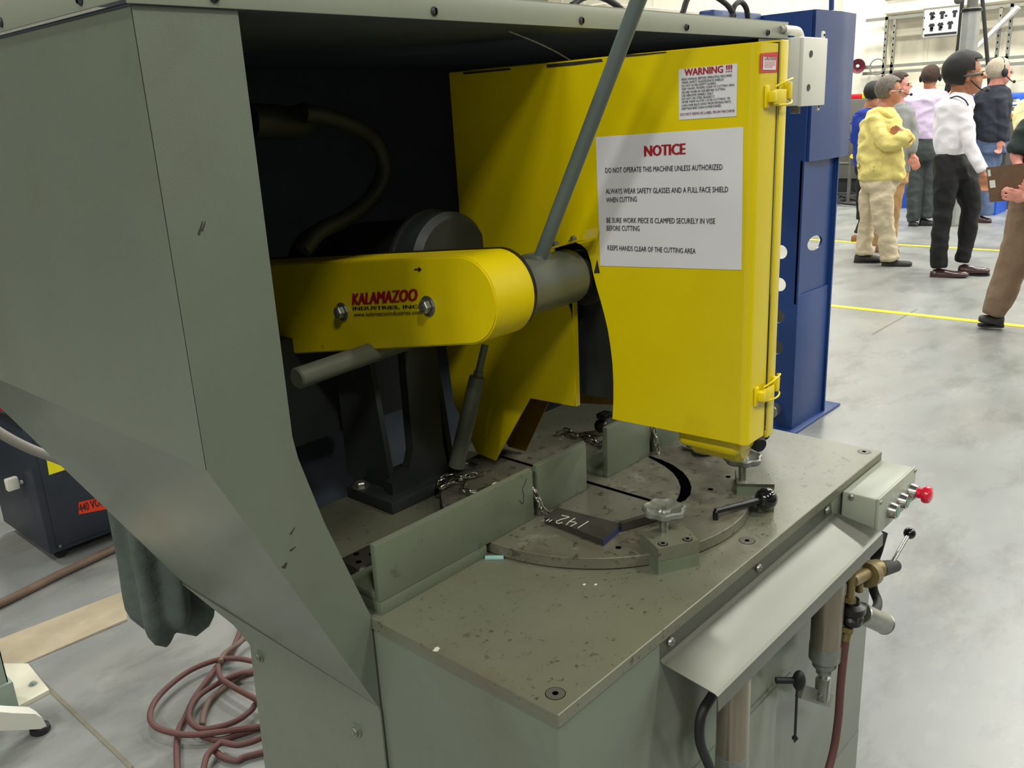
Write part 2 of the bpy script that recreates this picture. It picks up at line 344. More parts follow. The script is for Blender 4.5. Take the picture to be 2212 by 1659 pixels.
# silver duct post, hanging cables
c = on(0, 12, 2090, 120); mp_ = thing('silver_post', 'tall brushed silver column with a dark ring near its top behind the group', 'post', (c.x, c.y, 0))
bm = B(); prf = lambda a: 1+.03*math.cos(8*a); lathe(bm, (c.x, c.y, .02), (0, 0, 1), [(.1, 0), (.1, on(0, 12, 2090, 22).z)], 48, fn=prf); obj('column', bm, 'galv', mp_)
bm = B(); zt = on(0, 12, 2095, 24).z; lathe(bm, (c.x, c.y, zt-.01), (0, 0, 1), [(.115, 0), (.115, .03)], 24); obj('ring', bm, 'black', mp_)
bm = B(); lathe(bm, (c.x, c.y, 0), (0, 0, 1), [(.18, 0), (.18, .02)], 24); obj('foot_plate', bm, 'strut', mp_)
bm = B(); zt2 = on(0, 12, 2072, 5).z; ball(bm, (c.x-.1, c.y+.13, zt2+.02), .05); cyl(bm, (c.x, c.y, zt), (c.x, c.y, zt+.6), .06); obj('joint', bm, 'machine_grey', mp_)
def pts(x, L): return [on(0, x, *q) for q in L]
for lab, L in (('black cable hanging in a curve left of the silver column', [(2082, -30), (2076, 30), (2068, 110), (2055, 160), (2046, 185), (2045, 198), (2052, 190), (2062, 160)]),
               ('black cable hanging straight right of the silver column', [(2119, -30), (2124, 20), (2129, 80), (2134, 140), (2137, 180), (2141, 300), (2143, 400)])):
    bm = B(); tube(bm, pts(12.75, L), .024, 8); single('cable', bm, 'black_rubber', lab, 'cable', 'cables by the silver column')
# equipment behind the group
def bench(): 
    t = thing('blue_bench', 'long bright blue bench top with a white maker plate behind the group', 'bench', (15.4, 4, 0))
    a, b_ = on(0, 15, 2068, 207), on(0, 15, 2225, 200); zb = on(0, 15, 2068, 233).z
    bm = B(); box(bm, (15, b_.y-1, zb), (15.8, a.y+.4, a.z), .03); obj('bench_top', bm, 'blue_bench', t)
    for y in (a.y+.2, a.y-1.2, b_.y-.8):
        bm = B(); box(bm, (15.1, y-.06, 0), (15.25, y+.06, zb)); obj('leg', bm, 'machine_grey', t)
    bm = B(); A_ = on(0, 14.995, 2171, 225); Bq = on(0, 14.995, 2203, 217)
    box(bm, (14.985, Bq.y, A_.z-.01), (15, A_.y, Bq.z+.02), mi=0); text(bm, 'CLIMAX', (14.984, A_.y-.04, A_.z+.02), (0, -1, 0), (0, 0, 1), A_.y-Bq.y-.08, .07, mi=1, bold=.02)
    obj('maker_plate', bm, ['ivory', 'ink'], t)
bench()
bm = B(); box(bm, (14.25, 3.0, .75), (14.9, 4.25, on(0, 14.3, 2100, 245).z), .01); box(bm, (14.28, 3.05, 0), (14.87, 4.2, .75), mi=1); single('low_cabinet', bm, ['beige', 'machine_grey'], 'beige cabinet below the blue bench behind the navy jacket', 'cabinet')
a = on(0, 13.8, 2178, 246); b_ = on(0, 13.8, 2198, 258); bm = B(); box(bm, (13.8, a.y-.42, b_.z), (14.15, a.y, a.z), .01); box(bm, (13.82, a.y-.4, 0), (14.13, a.y-.02, b_.z-.001), mi=1); single('wood_crate', bm, ['wood', 'machine_grey'], 'orange-brown wooden box on a dark stand right of the navy jacket', 'box')
dm = thing('dark_machine', 'dark grey machine cabinet behind the blue shirt person', 'machine', (15.2, 6, 0))
A_, Bq = on(0, 14.8, 1822, 215), on(0, 14.8, 1940, 215)
bm = B(); box(bm, (14.8, Bq.y, .3), (15.8, A_.y+.8, A_.z), .02); obj('body', bm, 'machine_grey', dm)
for z in (.55, .95, 1.2): 
    bm = B(); box(bm, (14.78, Bq.y+.02, z), (14.8, A_.y+.7, z+.02)); obj('shelf_edge', bm, 'strut', dm)
bm = B(); box(bm, (14.85, Bq.y+.05, 0), (15.7, A_.y+.7, .3)); obj('plinth', bm, 'black_rubber', dm)
bm = B(); c = on(0, 14.78, 1842, 280); box(bm, (14.775, c.y-.06, c.z-.15), (14.79, c.y+.03, c.z+.12), .005); obj('switch', bm, 'ivory', dm)
for nm, lab, x0, x1, y0_, y1_, m in (('red_bin', 'red plastic tray on top of the dark machine beside the blue press', 1832, 1862, 203, 216, 'red'), ('yellow_bin', 'yellow plastic tray on top of the dark machine, right of the red one', 1861, 1885, 198, 216, 'line_yellow')):
    a, b_ = on(0, 14.85, x0, y1_), on(0, 14.85, x1, y0_); bm = B(); box(bm, (14.85, b_.y, A_.z), (15.2, a.y, b_.z), .012); box(bm, (14.87, b_.y+.02, b_.z-.02), (15.18, a.y-.02, b_.z+.004), mi=1); single(nm, bm, [m, 'machine_grey'], lab, 'bin')
bm = B(); a, b_ = on(0, 13.9, 1838, 337), on(0, 13.9, 1915, 362); bar(bm, a, b_, .05, .05); bar(bm, (13.9, a.y, a.z), (13.9, a.y, 0), .04, .04, 1); bar(bm, b_, (b_.x, b_.y, 0), .04, .04, 1); single('guard_rail', bm, ['line_yellow', 'machine_grey'], 'yellow sloping guard rail in front of the dark machine', 'rail')
bm = B()
for k in range(5):
    c = on(2, .03, 1835+k*9, 436-k*3); tube(bm, [c+V((random.uniform(-.5, .5), random.uniform(-.5, .5), random.uniform(0, .06))) for _ in range(6)], .025, 6)
single('floor_cables', bm, 'black_rubber', 'tangle of black cables on the floor by the dark machine', 'cable')
for (x0, x1, y0_, y1_, X, lab) in ((1936, 1990, 372, 437, 13.6, 'blue bin on the floor behind the khaki trousers'), (1998, 2050, 372, 437, 13.2, 'blue bin on the floor behind the lilac shirt person'), (2085, 2160, 380, 450, 13.1, 'blue bin on the floor behind the jeans')):
    a, b_ = on(0, X, x0, y0_), on(0, X, x1, y0_); bm = B()
    prism(bm, 2, .0, a.z, [(X, a.y), (X, b_.y), (X+.5, b_.y), (X+.5, a.y)]); box(bm, (X-.02, b_.y-.02, a.z-.05), (X+.52, a.y+.02, a.z), .01); single('bin', bm, 'blue_bench', lab, 'bin', 'blue bins behind the group')
# ceiling lamps
hb = B(); box(hb, (-.3, -.6, -.02), (.3, .6, .06), .02); hb = mesh_of('lamp_housing', hb, 'galv')
df = B(); box(df, (-.26, -.56, -.03), (.26, .56, -.019)); df = mesh_of('diffuser', df, 'emit')
rd = B(); cyl(rd, (0, 0, .06), (0, 0, .65), .008, 6); rd = mesh_of('hanger', rd, 'galv')
for x, y in LAMPS:
    t = thing('ceiling_lamp', 'rectangular high-bay lamp hanging from the hall ceiling', 'lamp', (x, y, 6.35), 'high-bay lamps under the ceiling')
    for n_, m_ in (('housing', hb), ('diffuser', df), ('hanger', rd)): stamp(n_, m_, Matrix.Translation((x, y, 6.35)), t)
# ================================================================ blue press
bp = thing('blue_press', 'tall blue workshop press upright with round holes behind the saw', 'press', (4.2, 1.95, 0))
def holed(bm, lo, hi, axis, holes, n=20):                 # a plate with round through holes
    pass
def plate_with_holes(name, ax, v, th, u0, u1, z0, z1, holes, parent, m):
    """thin plate at ax=v; holes: (u, z, r); built of quads around each hole so that the holes are open"""
    bm = B(); oth = 1 if ax == 0 else 0
    def P(u, z, d): c = [0, 0, z]; c[ax] = v+d*th; c[oth] = u; return bm.verts.new(c)
    zs = [z0]; hs = sorted(holes, key=lambda h: h[1]); prev = z0
    def quad(a, b, c, d):
        for dd in (0, 1): bm.faces.new([P(*q, dd) for q in (a, b, c, d)])
    for (u, z, r, *ru) in hs:
        a, b_ = z-r*1.3, z+r*1.3
        if a > prev: quad((u0, prev), (u1, prev), (u1, a), (u0, a))
        N_ = 24; ru = ru[0] if ru else r; ring = [(u+ru*math.cos(t), z+r*math.sin(t)) for t in [2*math.pi*(k+.5)/N_ for k in range(N_)]]
        def outer(q):
            du, dz = q[0]-u, q[1]-z; k = 1e9
            if du: k = min(k, ((u1-u) if du > 0 else (u0-u))/du)
            if dz: k = min(k, ((b_-z) if dz > 0 else (a-z))/dz)
            return (u+du*k, z+dz*k)
        for k in range(N_):
            p1, p2 = ring[k], ring[(k+1) % N_]; o1, o2 = outer(p1), outer(p2)
            quad(p1, p2, o2, o1); bm.faces.new([P(*p1, 0), P(*p2, 0), P(*p2, 1), P(*p1, 1)])
            if abs(o1[0]-o2[0]) > 1e-6 and abs(o1[1]-o2[1]) > 1e-6:
                cx = o1[0] if abs(abs(o1[0]-u)-abs((u1 if o1[0] > u else u0)-u)) < 1e-6 else o2[0]
                cz = o2[1] if cx == o1[0] else o1[1]
                for dd in (0, 1): bm.faces.new([P(*o1, dd), P(*o2, dd), P(cx, cz, dd)])
        prev = b_
    quad((u0, prev), (u1, prev), (u1, z1), (u0, z1))
    bm.faces.new([P(u0, z0, 0), P(u0, z1, 0), P(u0, z1, 1), P(u0, z0, 1)]); bm.faces.new([P(u1, z0, 0), P(u1, z1, 0), P(u1, z1, 1), P(u1, z0, 1)])
    bmesh.ops.remove_doubles(bm, verts=bm.verts, dist=1e-5)
    return obj(name, bm, m, parent)
hz = [(1.912, z, .034) for z in (.91, .75, .59, .43, .27, .105)]
plate_with_holes('web', 0, 4.03, .012, 1.813, 2.12, .012, 1.99, hz, bp, 'blue_press')
plate_with_holes('front_flange', 1, 1.822, .010, 4.03, 4.40, .66, 1.34, [(4.213, .935, .036, .085)], bp, 'blue_press')
bm = B(); box(bm, (4.035, 1.812, .012), (4.39, 1.822, .70), .002); obj('front_cover', bm, 'blue_press', bp)
bm = B(); box(bm, (4.39, 1.80, .012), (4.402, 1.85, 1.4)); obj('far_web', bm, 'blue_press', bp)
bm = B(); box(bm, (4.04, 2.108, .012), (4.39, 2.12, .86)); obj('back_flange', bm, 'blue_press', bp)
bm = B(); prism(bm, 2, 1.335, 1.992, [(4.05, 1.80), (4.30, 1.785), (4.50, 1.80), (4.54, 1.83), (4.54, 2.14), (4.05, 2.14)]); obj('head', bm, 'blue_press', bp)
bm = B(); box(bm, (3.6, 2.05, 1.40), (4.03, 2.13, 2.0), .01); box(bm, (3.85, 2.13, 1.3), (4.1, 2.9, 2.0), .01); obj('crown', bm, 'blue_press', bp)
bm = B(); box(bm, (4.0, 1.78, 0), (4.56, 2.3, .012), .002); obj('base_plate', bm, 'blue_press', bp)
bm = B(); box(bm, (3.96, 2.75, 0), (4.4, 2.77, 1.99)); obj('second_upright', bm, 'blue_press', bp)
bm = B(); box(bm, (4.62, 2.22, 0), (5.1, 2.6, .47), .01); obj('pump_unit', bm, 'black_rubber', bp)
bm = B(); cyl(bm, (3.98, 1.905, .105), (4.06, 1.905, .105), .034, 24, bev=.004); obj('pin', bm, 'zinc', bp)
bm = B(); cyl(bm, on(0, 4.2, 1796, 22), on(0, 4.2, 1797, -40), .012, 8); obj('blue_hose', bm, 'blue_press', bp)
# hoses and pipes over the saw's roof
for (L, lab) in (([(1235, 12), (1262, -6), (1300, -6), (1340, 18), (1345, 40)], 'black hose arching over the saw roof, left of the handle'), ([(1474, 30), (1490, -8), (1530, -14), (1570, 10), (1586, 35)], 'black hose arching over the roof near its right end'), ([(1580, 40), (1586, 14), (1600, 4), (1612, 18), (1616, 45)], 'short black hose arch nearest the blue press')):
    bm = B(); q = [on(1, 1.9, *a) for a in L]; q = [V((c.x, c.y, max(c.z, 1.7))) for c in q]; tube(bm, q, .011, 10); single('black_hose', bm, 'black_rubber', lab, 'hose', 'hoses over the roof')
bm = B(); c = on(1, 2.9, 1425, 15); box(bm, (c.x-.5, 2.9, 1.0), (c.x+.6, 3.3, c.z), .02); box(bm, (c.x-.45, 2.95, 0), (c.x+.5, 3.2, 1.0), mi=1); single('pale_cabinet', bm, ['beige', 'machine_grey'], 'pale cabinet top just showing above the saw roof', 'cabinet')
# ================================================================ left background
cb = thing('power_cabinet', 'dark blue-grey 440 volt cabinet on casters left of the saw', 'cabinet', (1.3, 3.7, 0))
bm = B(); box(bm, (1.046, 3.48, .05), (1.62, 3.98, .60), .006); obj('body', bm, 'cabinet', cb)
bm = B(); box(bm, (1.075, 3.476, .07), (1.6, 3.481, .58), .001); obj('side_panel', bm, 'cabinet', cb)
bm = B(); box(bm, (1.03, 3.46, .60), (1.64, 4.0, .62), .003); obj('top', bm, 'black_rubber', cb)
for x, z in ((1.085, .075), (1.30, .16)):
    bm = B(); hexbolt(bm, (x, 3.476, z), (0, -1, 0), .006, .004, False); obj('screw', bm, 'zinc', cb)
for x, y in ((1.1, 3.54), (1.1, 3.92), (1.56, 3.54), (1.56, 3.92)):
    bm = B(); cyl(bm, (x, y-.012, .025), (x, y+.012, .025), .025, 16); obj('caster', bm, 'black_rubber', cb)
bm = B(); q = [on(1, 3.475, *a) for a in ((170, 1085), (228, 1072), (234, 1099), (170, 1111))]; prism(bm, 1, 3.4735, 3.4757, [(c.x, c.z) for c in q]); 
text(bm, '440 VOLT', on(1, 3.4733, 173, 1108), (1, 0, 0), (0, 0, 1), q[2].x-q[3].x-.006, .036, mi=1, bold=.012, off=.0006); obj('voltage_label', bm, ['orange_lbl', 'ink'], cb, ang=None, label='orange 440 volt label')
bm = B(); q = [on(1, 3.475, *a) for a in ((96, 966), (142, 1014), (106, 1026))]; prism(bm, 1, 3.4735, 3.4757, [(c.x, c.z) for c in q]); obj('hazard_label', bm, 'lemon_lbl', cb, ang=None, label='yellow triangular hazard label')
bm = B()
for k in range(9):
    a = V((1.06+.06*random.random()*5, 3.5+.4*random.random(), .66)); tube(bm, [a+V((random.uniform(-.12, .12), random.uniform(-.1, .1), random.uniform(-.02, .04))) for _ in range(4)], .016, 8)
single('cable_heap', bm, 'black_rubber', 'heap of dark cables lying on top of the 440 volt cabinet', 'cable')
for (x, y, m, lab) in ((38, 918, 'zinc', 'silver cable clamp on the cabinet heap'), (18, 905, 'ink_red', 'dark red plug on the cabinet heap')):
    c = on(1, 3.47, x, y); bm = B(); box(bm, (c.x-.025, 3.45, .667), (c.x+.025, 3.51, .70), .008); cyl(bm, (c.x+.02, 3.48, .684), (c.x+.06, 3.48, .684), .01, 12); single('plug' if m != 'zinc' else 'clamp', bm, m, lab, 'connector')
bm = B(); tube(bm, [on(1, 3.2, *a) for a in ((-80, 880), (0, 935), (60, 967), (120, 990), (160, 1003), (240, 1005))]+[V((1.42, 3.3, .60)), V((1.6, 3.36, .45)), V((1.9, 3.4, .1)), V((2.1, 3.4, .017))], .017, 12); single('grey_hose', bm, 'hose_grey', 'thick pale grey hose sagging in front of the 440 volt cabinet', 'hose')
bm = B(); tube(bm, [on(2, .016, *a) for a in ((-60, 1330), (0, 1304), (60, 1275), (130, 1240), (190, 1212), (245, 1186), (320, 1150), (420, 1110))], .016, 12); single('floor_hose', bm, 'hose_tan', 'thick brownish hose running along the floor before the cabinet', 'hose')
bm = B(); box(bm, (.2, 4.3, 0), (.85, 4.9, .5), .02); box(bm, (.22, 4.29, .05), (.8, 4.3, .45), mi=0); single('dark_crate', bm, 'dark_machine', 'dark box on the floor at the far left beyond the cabinet', 'box')
bm = B(); c = on(0, 1.0, 22, 1046); box(bm, (c.x-.02, c.y-.03, c.z-.02), (c.x+.025, c.y, c.z+.03), .006); cyl(bm, (c.x, c.y-.015, c.z), (c.x+.04, c.y-.015, c.z), .008, 8); obj('handle', bm, 'ivory', cb, label='small white handle')
for k, (x0, y0_, x1, y1_) in enumerate(((.9, 4.8, 1.9, 5.4), (-.3, 5.6, 1.0, 6.2), (1.9, 5.2, 3.4, 6.0))):
    bm = B(); box(bm, (x0, y0_, .06), (x1, y1_, 1.0+.1*k), .02); box(bm, (x0+.03, y0_-.01, .15), (x1-.03, y0_, .8), .004)
    for x in (x0+.06, x1-.06):
        for y in (y0_+.06, y1_-.06): cyl(bm, (x, y, 0), (x, y, .07), .03, 10)
    single('tool_cabinet', bm, 'dark_machine', ('dark tool cabinet directly behind the 440 volt cabinet', 'dark tool cabinet at the far left edge', 'dark tool cabinet standing behind the saw')[k], 'cabinet', 'dark cabinets in the background')
for k, x in enumerate((-1.5, 0.0, 1.5, 3.0)):  # cabinet shapes added behind the camera to block low light and floor bounce
    bm = B(); box(bm, (x, -2.5, .06), (x+1.4, -1.75, 1.25), .02); box(bm, (x+.04, -1.755, .15), (x+.68, -1.735, 1.2), .004); box(bm, (x+.72, -1.755, .15), (x+1.36, -1.735, 1.2), .004)
    for xx in (x+.1, x+1.3):
        for y in (-2.4, -1.85): cyl(bm, (xx, y, 0), (xx, y, .07), .03, 10)
    single('light_blocker', bm, 'machine_grey', 'grey cabinet-shaped blocker in an unseen row, added to cut low light on the saw', 'cabinet', 'unseen light blockers behind the camera')
# perforated post and white leg at the lower left
pt = thing('perforated_post', 'pale green perforated steel post on a white base plate at the left edge', 'post', (.56, 2.66, 0))
bm = B(); q = [on(2, 0, *a) for a in ((62, 1440), (108, 1497), (18, 1545), (-90, 1520), (-20, 1440))]; prism(bm, 2, 0, .012, [(c.x, c.y) for c in q]); obj('base_plate', bm, 'plate_white', pt)
cx_, cy_ = .575, 2.66
bm = B(); tb = .03
for a, b_ in (((cx_-tb, cy_-tb), (cx_+tb, cy_-tb+.003)), ((cx_-tb, cy_+tb-.003), (cx_+tb, cy_+tb)), ((cx_-tb, cy_-tb), (cx_-tb+.003, cy_+tb)), ((cx_+tb-.003, cy_-tb), (cx_+tb, cy_+tb))): box(bm, (*a, .012), (*b_, 1.5))
obj('post_tube', bm, 'post_green', pt)
bm = B(); box(bm, (cx_-.04, cy_-.04, .012), (cx_+.04, cy_+.04, .10), .003); obj('socket', bm, 'post_green', pt)
bm = B()
for k in range(28): lathe(bm, (cx_, cy_-tb-.0006, .14+k*.05), (0, -1, 0), [(.010, 0), (.010, .0005)], 14); lathe(bm, (cx_+tb+.0006, cy_, .14+k*.05), (1, 0, 0), [(.010, 0), (.010, .0005)], 14)
obj('hole_row', bm, 'hole', pt, kind='stuff')
for x, y in ((72, 1478), (8, 1530)):
    c = on(2, .012, x, y); bm = B(); hexbolt(bm, c, (0, 0, 1), .009, .007); obj('bolt', bm, 'post_green', pt)
lg = thing('levelling_stand', 'cream curved machine leg with a black levelling foot at the lower left', 'leg', on(2, 0, 88, 1580))
f0 = on(2, 0, 88, 1580)
bm = B(); q = [on(1, f0.y, *a) for a in ((-200, 1515), (20, 1534), (70, 1536), (86, 1545), (94, 1560), (92, 1568), (50, 1570), (-200, 1580))]; prism(bm, 1, f0.y-.02, f0.y+.03, [(c.x, c.z) for c in q]); obj('leg', bm, 'ivory', lg)
bm = B(); lathe(bm, f0+V((0, 0, 0)), (0, 0, 1), [(.024, 0), (.028, .006), (.026, .018), (.012, .024)], 20); obj('foot_pad', bm, 'black_rubber', lg)
bm = B(); cyl(bm, f0+V((0, 0, .02)), f0+V((0, 0, .05)), .006, 10); obj('stud', bm, 'zinc', lg)
# coiled hose on the floor
H4 = lambda L, z=.010: [on(2, z, x/3.615, 1200+y/3.615) for x, y in L]
coil = thing('coiled_hose', 'dull red-brown air hose coiled loosely on the floor beside the saw', 'hose', on(2, 0, 470, 1500))
for i, (L, z, m) in enumerate((
    ([(1890, 380), (1885, 510), (1870, 600), (1800, 760), (1700, 860), (1650, 930), (1520, 1110), (1440, 1280), (1400, 1350), (1380, 1480), (1385, 1700)], .010, 'hose_red'),
    ([(2300, 900), (1990, 830), (1850, 805), (1700, 815), (1500, 890), (1330, 1010), (1210, 1140), (1170, 1260), (1220, 1340), (1350, 1385), (1500, 1400), (1700, 1380), (1900, 1350), (2050, 1330), (2250, 1250)], .028, 'hose_red'),
    ([(2300, 900), (1980, 910), (1850, 930), (1700, 1000), (1560, 1090), (1490, 1180), (1480, 1280), (1560, 1350), (1700, 1340), (1850, 1290), (1960, 1210), (2010, 1150), (2200, 1000)], .028, 'hose_red'),
    ([(1700, 860), (1720, 950), (1780, 1000), (1900, 1070), (2000, 1125), (2200, 1260)], .045, 'hose_red'),
    ([(2200, 840), (1990, 890), (1880, 940), (1750, 1030), (1640, 1130), (1590, 1240), (1580, 1320)], .011, 'hose_tan'),
    ([(1570, 1405), (1700, 1440), (1850, 1400), (1950, 1370), (2040, 1340), (2250, 1290)], .011, 'hose_red'),
    ([(1585, 1680), (1620, 1560), (1700, 1480), (1740, 1460), (1850, 1480), (1950, 1460), (2050, 1420), (2250, 1330)], .028, 'hose_red'),
    ([(1680, 1530), (1750, 1580), (1850, 1600), (1920, 1570), (2200, 1500)], .012, 'hose_red'),
    ([(2200, 520), (1930, 640), (1850, 700), (1760, 760), (1720, 830)], .030, 'hose_tan'))):
    bm = B(); tube(bm, H4(L, z), .0085, 10, round_end=True); obj('hose_loop', bm, m, coil)
# ================================================================ saw: hood
Y0 = .969
hood = thing('saw_hood', 'grey-green sheet metal hood of the cut-off saw, open toward the operator', 'hood', (.484, Y0, .745))
bm = B(); prism(bm, 0, .484, .487, [(Y0, 1.217), (1.95, 1.217), (1.98, 1.748), (Y0, 1.748)]); obj('side_panel', bm, 'grey_paint', hood)
def quadplate(bm, P4, n, th):
    a = [bm.verts.new(V(q)) for q in P4]; b = [bm.verts.new(V(q)+V(n)*th) for q in P4]; k = len(a)
    bm.faces.new(a); bm.faces.new(b[::-1])
    for i in range(k): bm.faces.new([a[i], b[i], b[(i+1) % k], a[(i+1) % k]])
bm = B(); quadplate(bm, [(.484, Y0, 1.217), (.484, 1.95, 1.217), (.704, 1.585, .745), (.704, Y0, .735)], (.9, 0, .4), .003); obj('lower_side_panel', bm, 'grey_paint', hood)
bm = B(); prism(bm, 0, .7005, .7035, [(Y0, .742), (1.585, .745), (1.395, .722), (1.345, .700), (1.385, .0), (.966, .0), (.966, .735)]); obj('side_skirt', bm, 'grey_paint', hood)
bm = B(); prism(bm, 1, Y0-.0015, Y0+.0015, [(.484, 1.748), (.6105, 1.748), (.6095, 1.222), (.614, 1.19), (.643, 1.082), (.7035, .905), (.7035, .735), (.484, 1.217)]); obj('front_post', bm, 'grey_paint', hood)
bm = B(); prism(bm, 1, Y0-.0015, Y0+.0015, [(2.016, 1.748), (1.89, 1.748), (1.891, 1.222), (1.857, 1.082), (1.796, .905), (1.796, .735), (2.016, 1.217)]); obj('front_post', bm, 'grey_paint', hood)
bm = B(); prism(bm, 0, 2.013, 2.016, [(Y0, 1.217), (1.95, 1.217), (1.98, 1.748), (Y0, 1.748)]); quadplate(bm, [(2.013, Y0, 1.217), (1.795, Y0, .735), (1.795, 1.585, .745), (2.013, 1.95, 1.217)], (-.9, 0, .4), .003); obj('far_side_panel', bm, 'hood_inner', hood)
bm = B(); box(bm, (.482, Y0-.004, 1.748), (2.018, 1.99, 1.751)); obj('roof', bm, 'hood_inner', hood)
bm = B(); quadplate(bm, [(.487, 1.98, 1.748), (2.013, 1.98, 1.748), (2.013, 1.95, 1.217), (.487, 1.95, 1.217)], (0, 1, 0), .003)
quadplate(bm, [(.487, 1.95, 1.217), (2.013, 1.95, 1.217), (1.795, 1.585, .745), (.706, 1.585, .745)], (0, 1, -.5), .003); obj('back_panel', bm, 'hood_inner', hood)
# the folded lid flanges, standing proud of the panels
bm = B(); box(bm, (.477, Y0-.007, 1.749), (2.020, Y0-.004, 1.784), .001); box(bm, (.477, Y0-.007, 1.783), (2.02, Y0+.3, 1.785)); obj('front_flange', bm, 'flange_paint', hood)
bm = B(); box(bm, (.476, Y0-.007, 1.753), (.479, 1.99, 1.784), .001); obj('side_flange', bm, 'flange_paint', hood)
sm = B(); lathe(sm, (0, 0, 0), (0, 0, 1), [(.0065, 0), (.0065, .0015), (.0045, .004), (0, .0045)], 14); box(sm, (-.001, -.004, .0035), (.001, .004, .0052), mi=1); sm = mesh_of('screw', sm, ['dark_machine', 'hole'])
for x in (.579, .918, 1.253, 1.583, 1.919): stamp('screw', sm, orient((x, Y0-.007, 1.760), (0, -1, 0)), hood)
for y in (1.068, 1.31, 1.60): stamp('screw', sm, orient((.476, y, 1.764), (-1, 0, 0)), hood)
hx = B(); hexbolt(hx, (0, 0, 0), (0, 0, 1), .0085, .006); hx = mesh_of('bolt', hx, 'grey_paint')
for y, z in ((1.314, .689), (1.034, .666)): stamp('bolt', hx, orient((.7005, y, z), (-1, 0, 0)), hood)
# scuff marks on the post
bm = B()
for (x0, y0_, x1, y1_, wd) in ((628, 1155, 637, 1139, .0022), (627, 1191, 639, 1181, .0022), (614, 1228, 620, 1215, .005), (430, 508, 438, 478, .0022), (437, 500, 444, 478, .0016)):
    a, b_ = on(1, Y0-.0016, x0, y0_), on(1, Y0-.0016, x1, y1_); d = (b_-a).normalized(); n = V((-d.z, 0, d.x))*wd; quadplate(bm, [a-n*.4, b_-n*.2, b_+n*.3, a+n], (0, -1, 0), .0003)
obj('scuff', bm, 'steel_dark', hood, ang=None, kind='stuff')
bm = B(); tube(bm, [on(1, 1.02, *a) for a in ((1100, 68), (1160, 92), (1215, 120), (1262, 152), (1290, 188))], .0012, 6); obj('clear_shield_edge', bm, 'lens', hood)
# dust bag
bag = thing('dust_bag', 'dark grey-green cloth dust bag hanging in folds under the hood behind', 'bag', (.75, 1.8, .5))
def clothbag(name, cx, cy, zt, zb, rx, ry, fold, ph, amp):
    bm = B(); n = 72; rings = []
    for i in range(20):
        t = i/19; z = zt+(zb-zt)*t; sc = (1 if t < .82 else math.sqrt(max(.02, 1-((t-.82)/.2)**2)))
        r = []
        for k in range(n):
            a = 2*math.pi*k/n; f = 1+amp*(.3+.7*t)*math.sin(fold*a+ph+t*.8)+.05*amp*8*noise.noise(V((math.cos(a)*2, math.sin(a)*2, z*6+ph)))
            r.append(bm.verts.new((cx+rx*sc*f*math.cos(a), cy+ry*sc*f*math.sin(a), z+.02*math.sin(3*a+ph)*t)))
        rings.append(r)
    for a, b_ in zip(rings, rings[1:]):
        for k in range(n): bm.faces.new([a[k], b_[k], b_[(k+1) % n], a[(k+1) % n]])
    bm.faces.new(rings[0]); bm.faces.new(rings[-1]); return obj(name, bm, 'cloth_bag', bag, ang=60)
clothbag('bag_lobe', .765, 1.80, 1.0, .52, .082, .085, 7, .6, .2); clothbag('bag_lobe', .91, 1.86, .98, .60, .085, .08, 6, 2.0, .2); clothbag('bag_lobe', 1.04, 1.90, .95, .58, .08, .08, 6, 3.1, .2)
# ================================================================ base cabinet with table top
base = thing('machine_cabinet', 'grey-green steel base cabinet of the saw with a worn flat table top', 'machine base', (1.25, 1.0, 0))
bm = B(); box(bm, (.7075, .606, .20), (1.79, 1.35, .8795), .003); box(bm, (.7075, .606, .07), (1.30, 1.35, .20)); box(bm, (1.46, .606, .0), (1.79, 1.35, .20)); box(bm, (.7075, .66, 0), (1.46, 1.35, .07))
obj('body', bm, 'grey_paint', base)
bm = B(); box(bm, (1.789, .63, .30), (1.806, 1.34, .8795), .002); box(bm, (1.789, .61, 0), (1.80, 1.34, .30), .002); obj('end_panel', bm, 'grey_paint', base)
bm = B(); box(bm, (.99, .602, .10), (1.33, .6065, .592), .001); obj('access_panel', bm, 'grey_paint', base)
bm = B(); box(bm, (.7045, .603, .8795), (1.788, 1.36, .900), .0012, seg=1); obj('table_top', bm, 'table_steel', base)
cs = B(); lathe(cs, (0, 0, -.0002), (0, 0, 1), [(.0125, 0), (.0125, .0006), (.0045, .0006)], 28); lathe(cs, (0, 0, .0003), (0, 0, 1), [(.0045, .0004), (0, .0004)], 6, mi=1); lathe(cs, (0, 0, -.0002), (0, 0, 1), [(.0135, 0), (.0135, .0003), (.0125, .0003)], 28, mi=1)
cs = mesh_of('countersunk_screw', cs, ['screw_grey', 'hole'])
for x, y in ((.736, .633), (1.26, .637), (1.765, .632)): stamp('countersunk_screw', cs, Matrix.Translation((x, y, .900)), base)
# paint chips on the table
for i, (x, y, s_) in enumerate(((943, 1403, 6), (1262, 1263, 3), (1287, 1263, 3))):
    c = on(2, .900, x, y); bm = B(); s_ = s_*.0009; prism(bm, 2, .9, .9006, [(c.x+s_*1.3*math.cos(a)*random.uniform(.6, 1.1), c.y+s_*math.sin(a)*random.uniform(.5, 1)) for a in [k*math.pi/5 for k in range(10)]]); obj('paint_chip', bm, 'chalk', base, ang=None)
c = on(2, .901, 1068, 1206); bm = B(); box(bm, (c.x-.016, c.y-.004, .9), (c.x+.016, c.y+.004, .905), .001, rot=-.9); single('chip', bm, 'teal', 'small pale blue-green scrap lying at the end of the long fence', 'scrap')
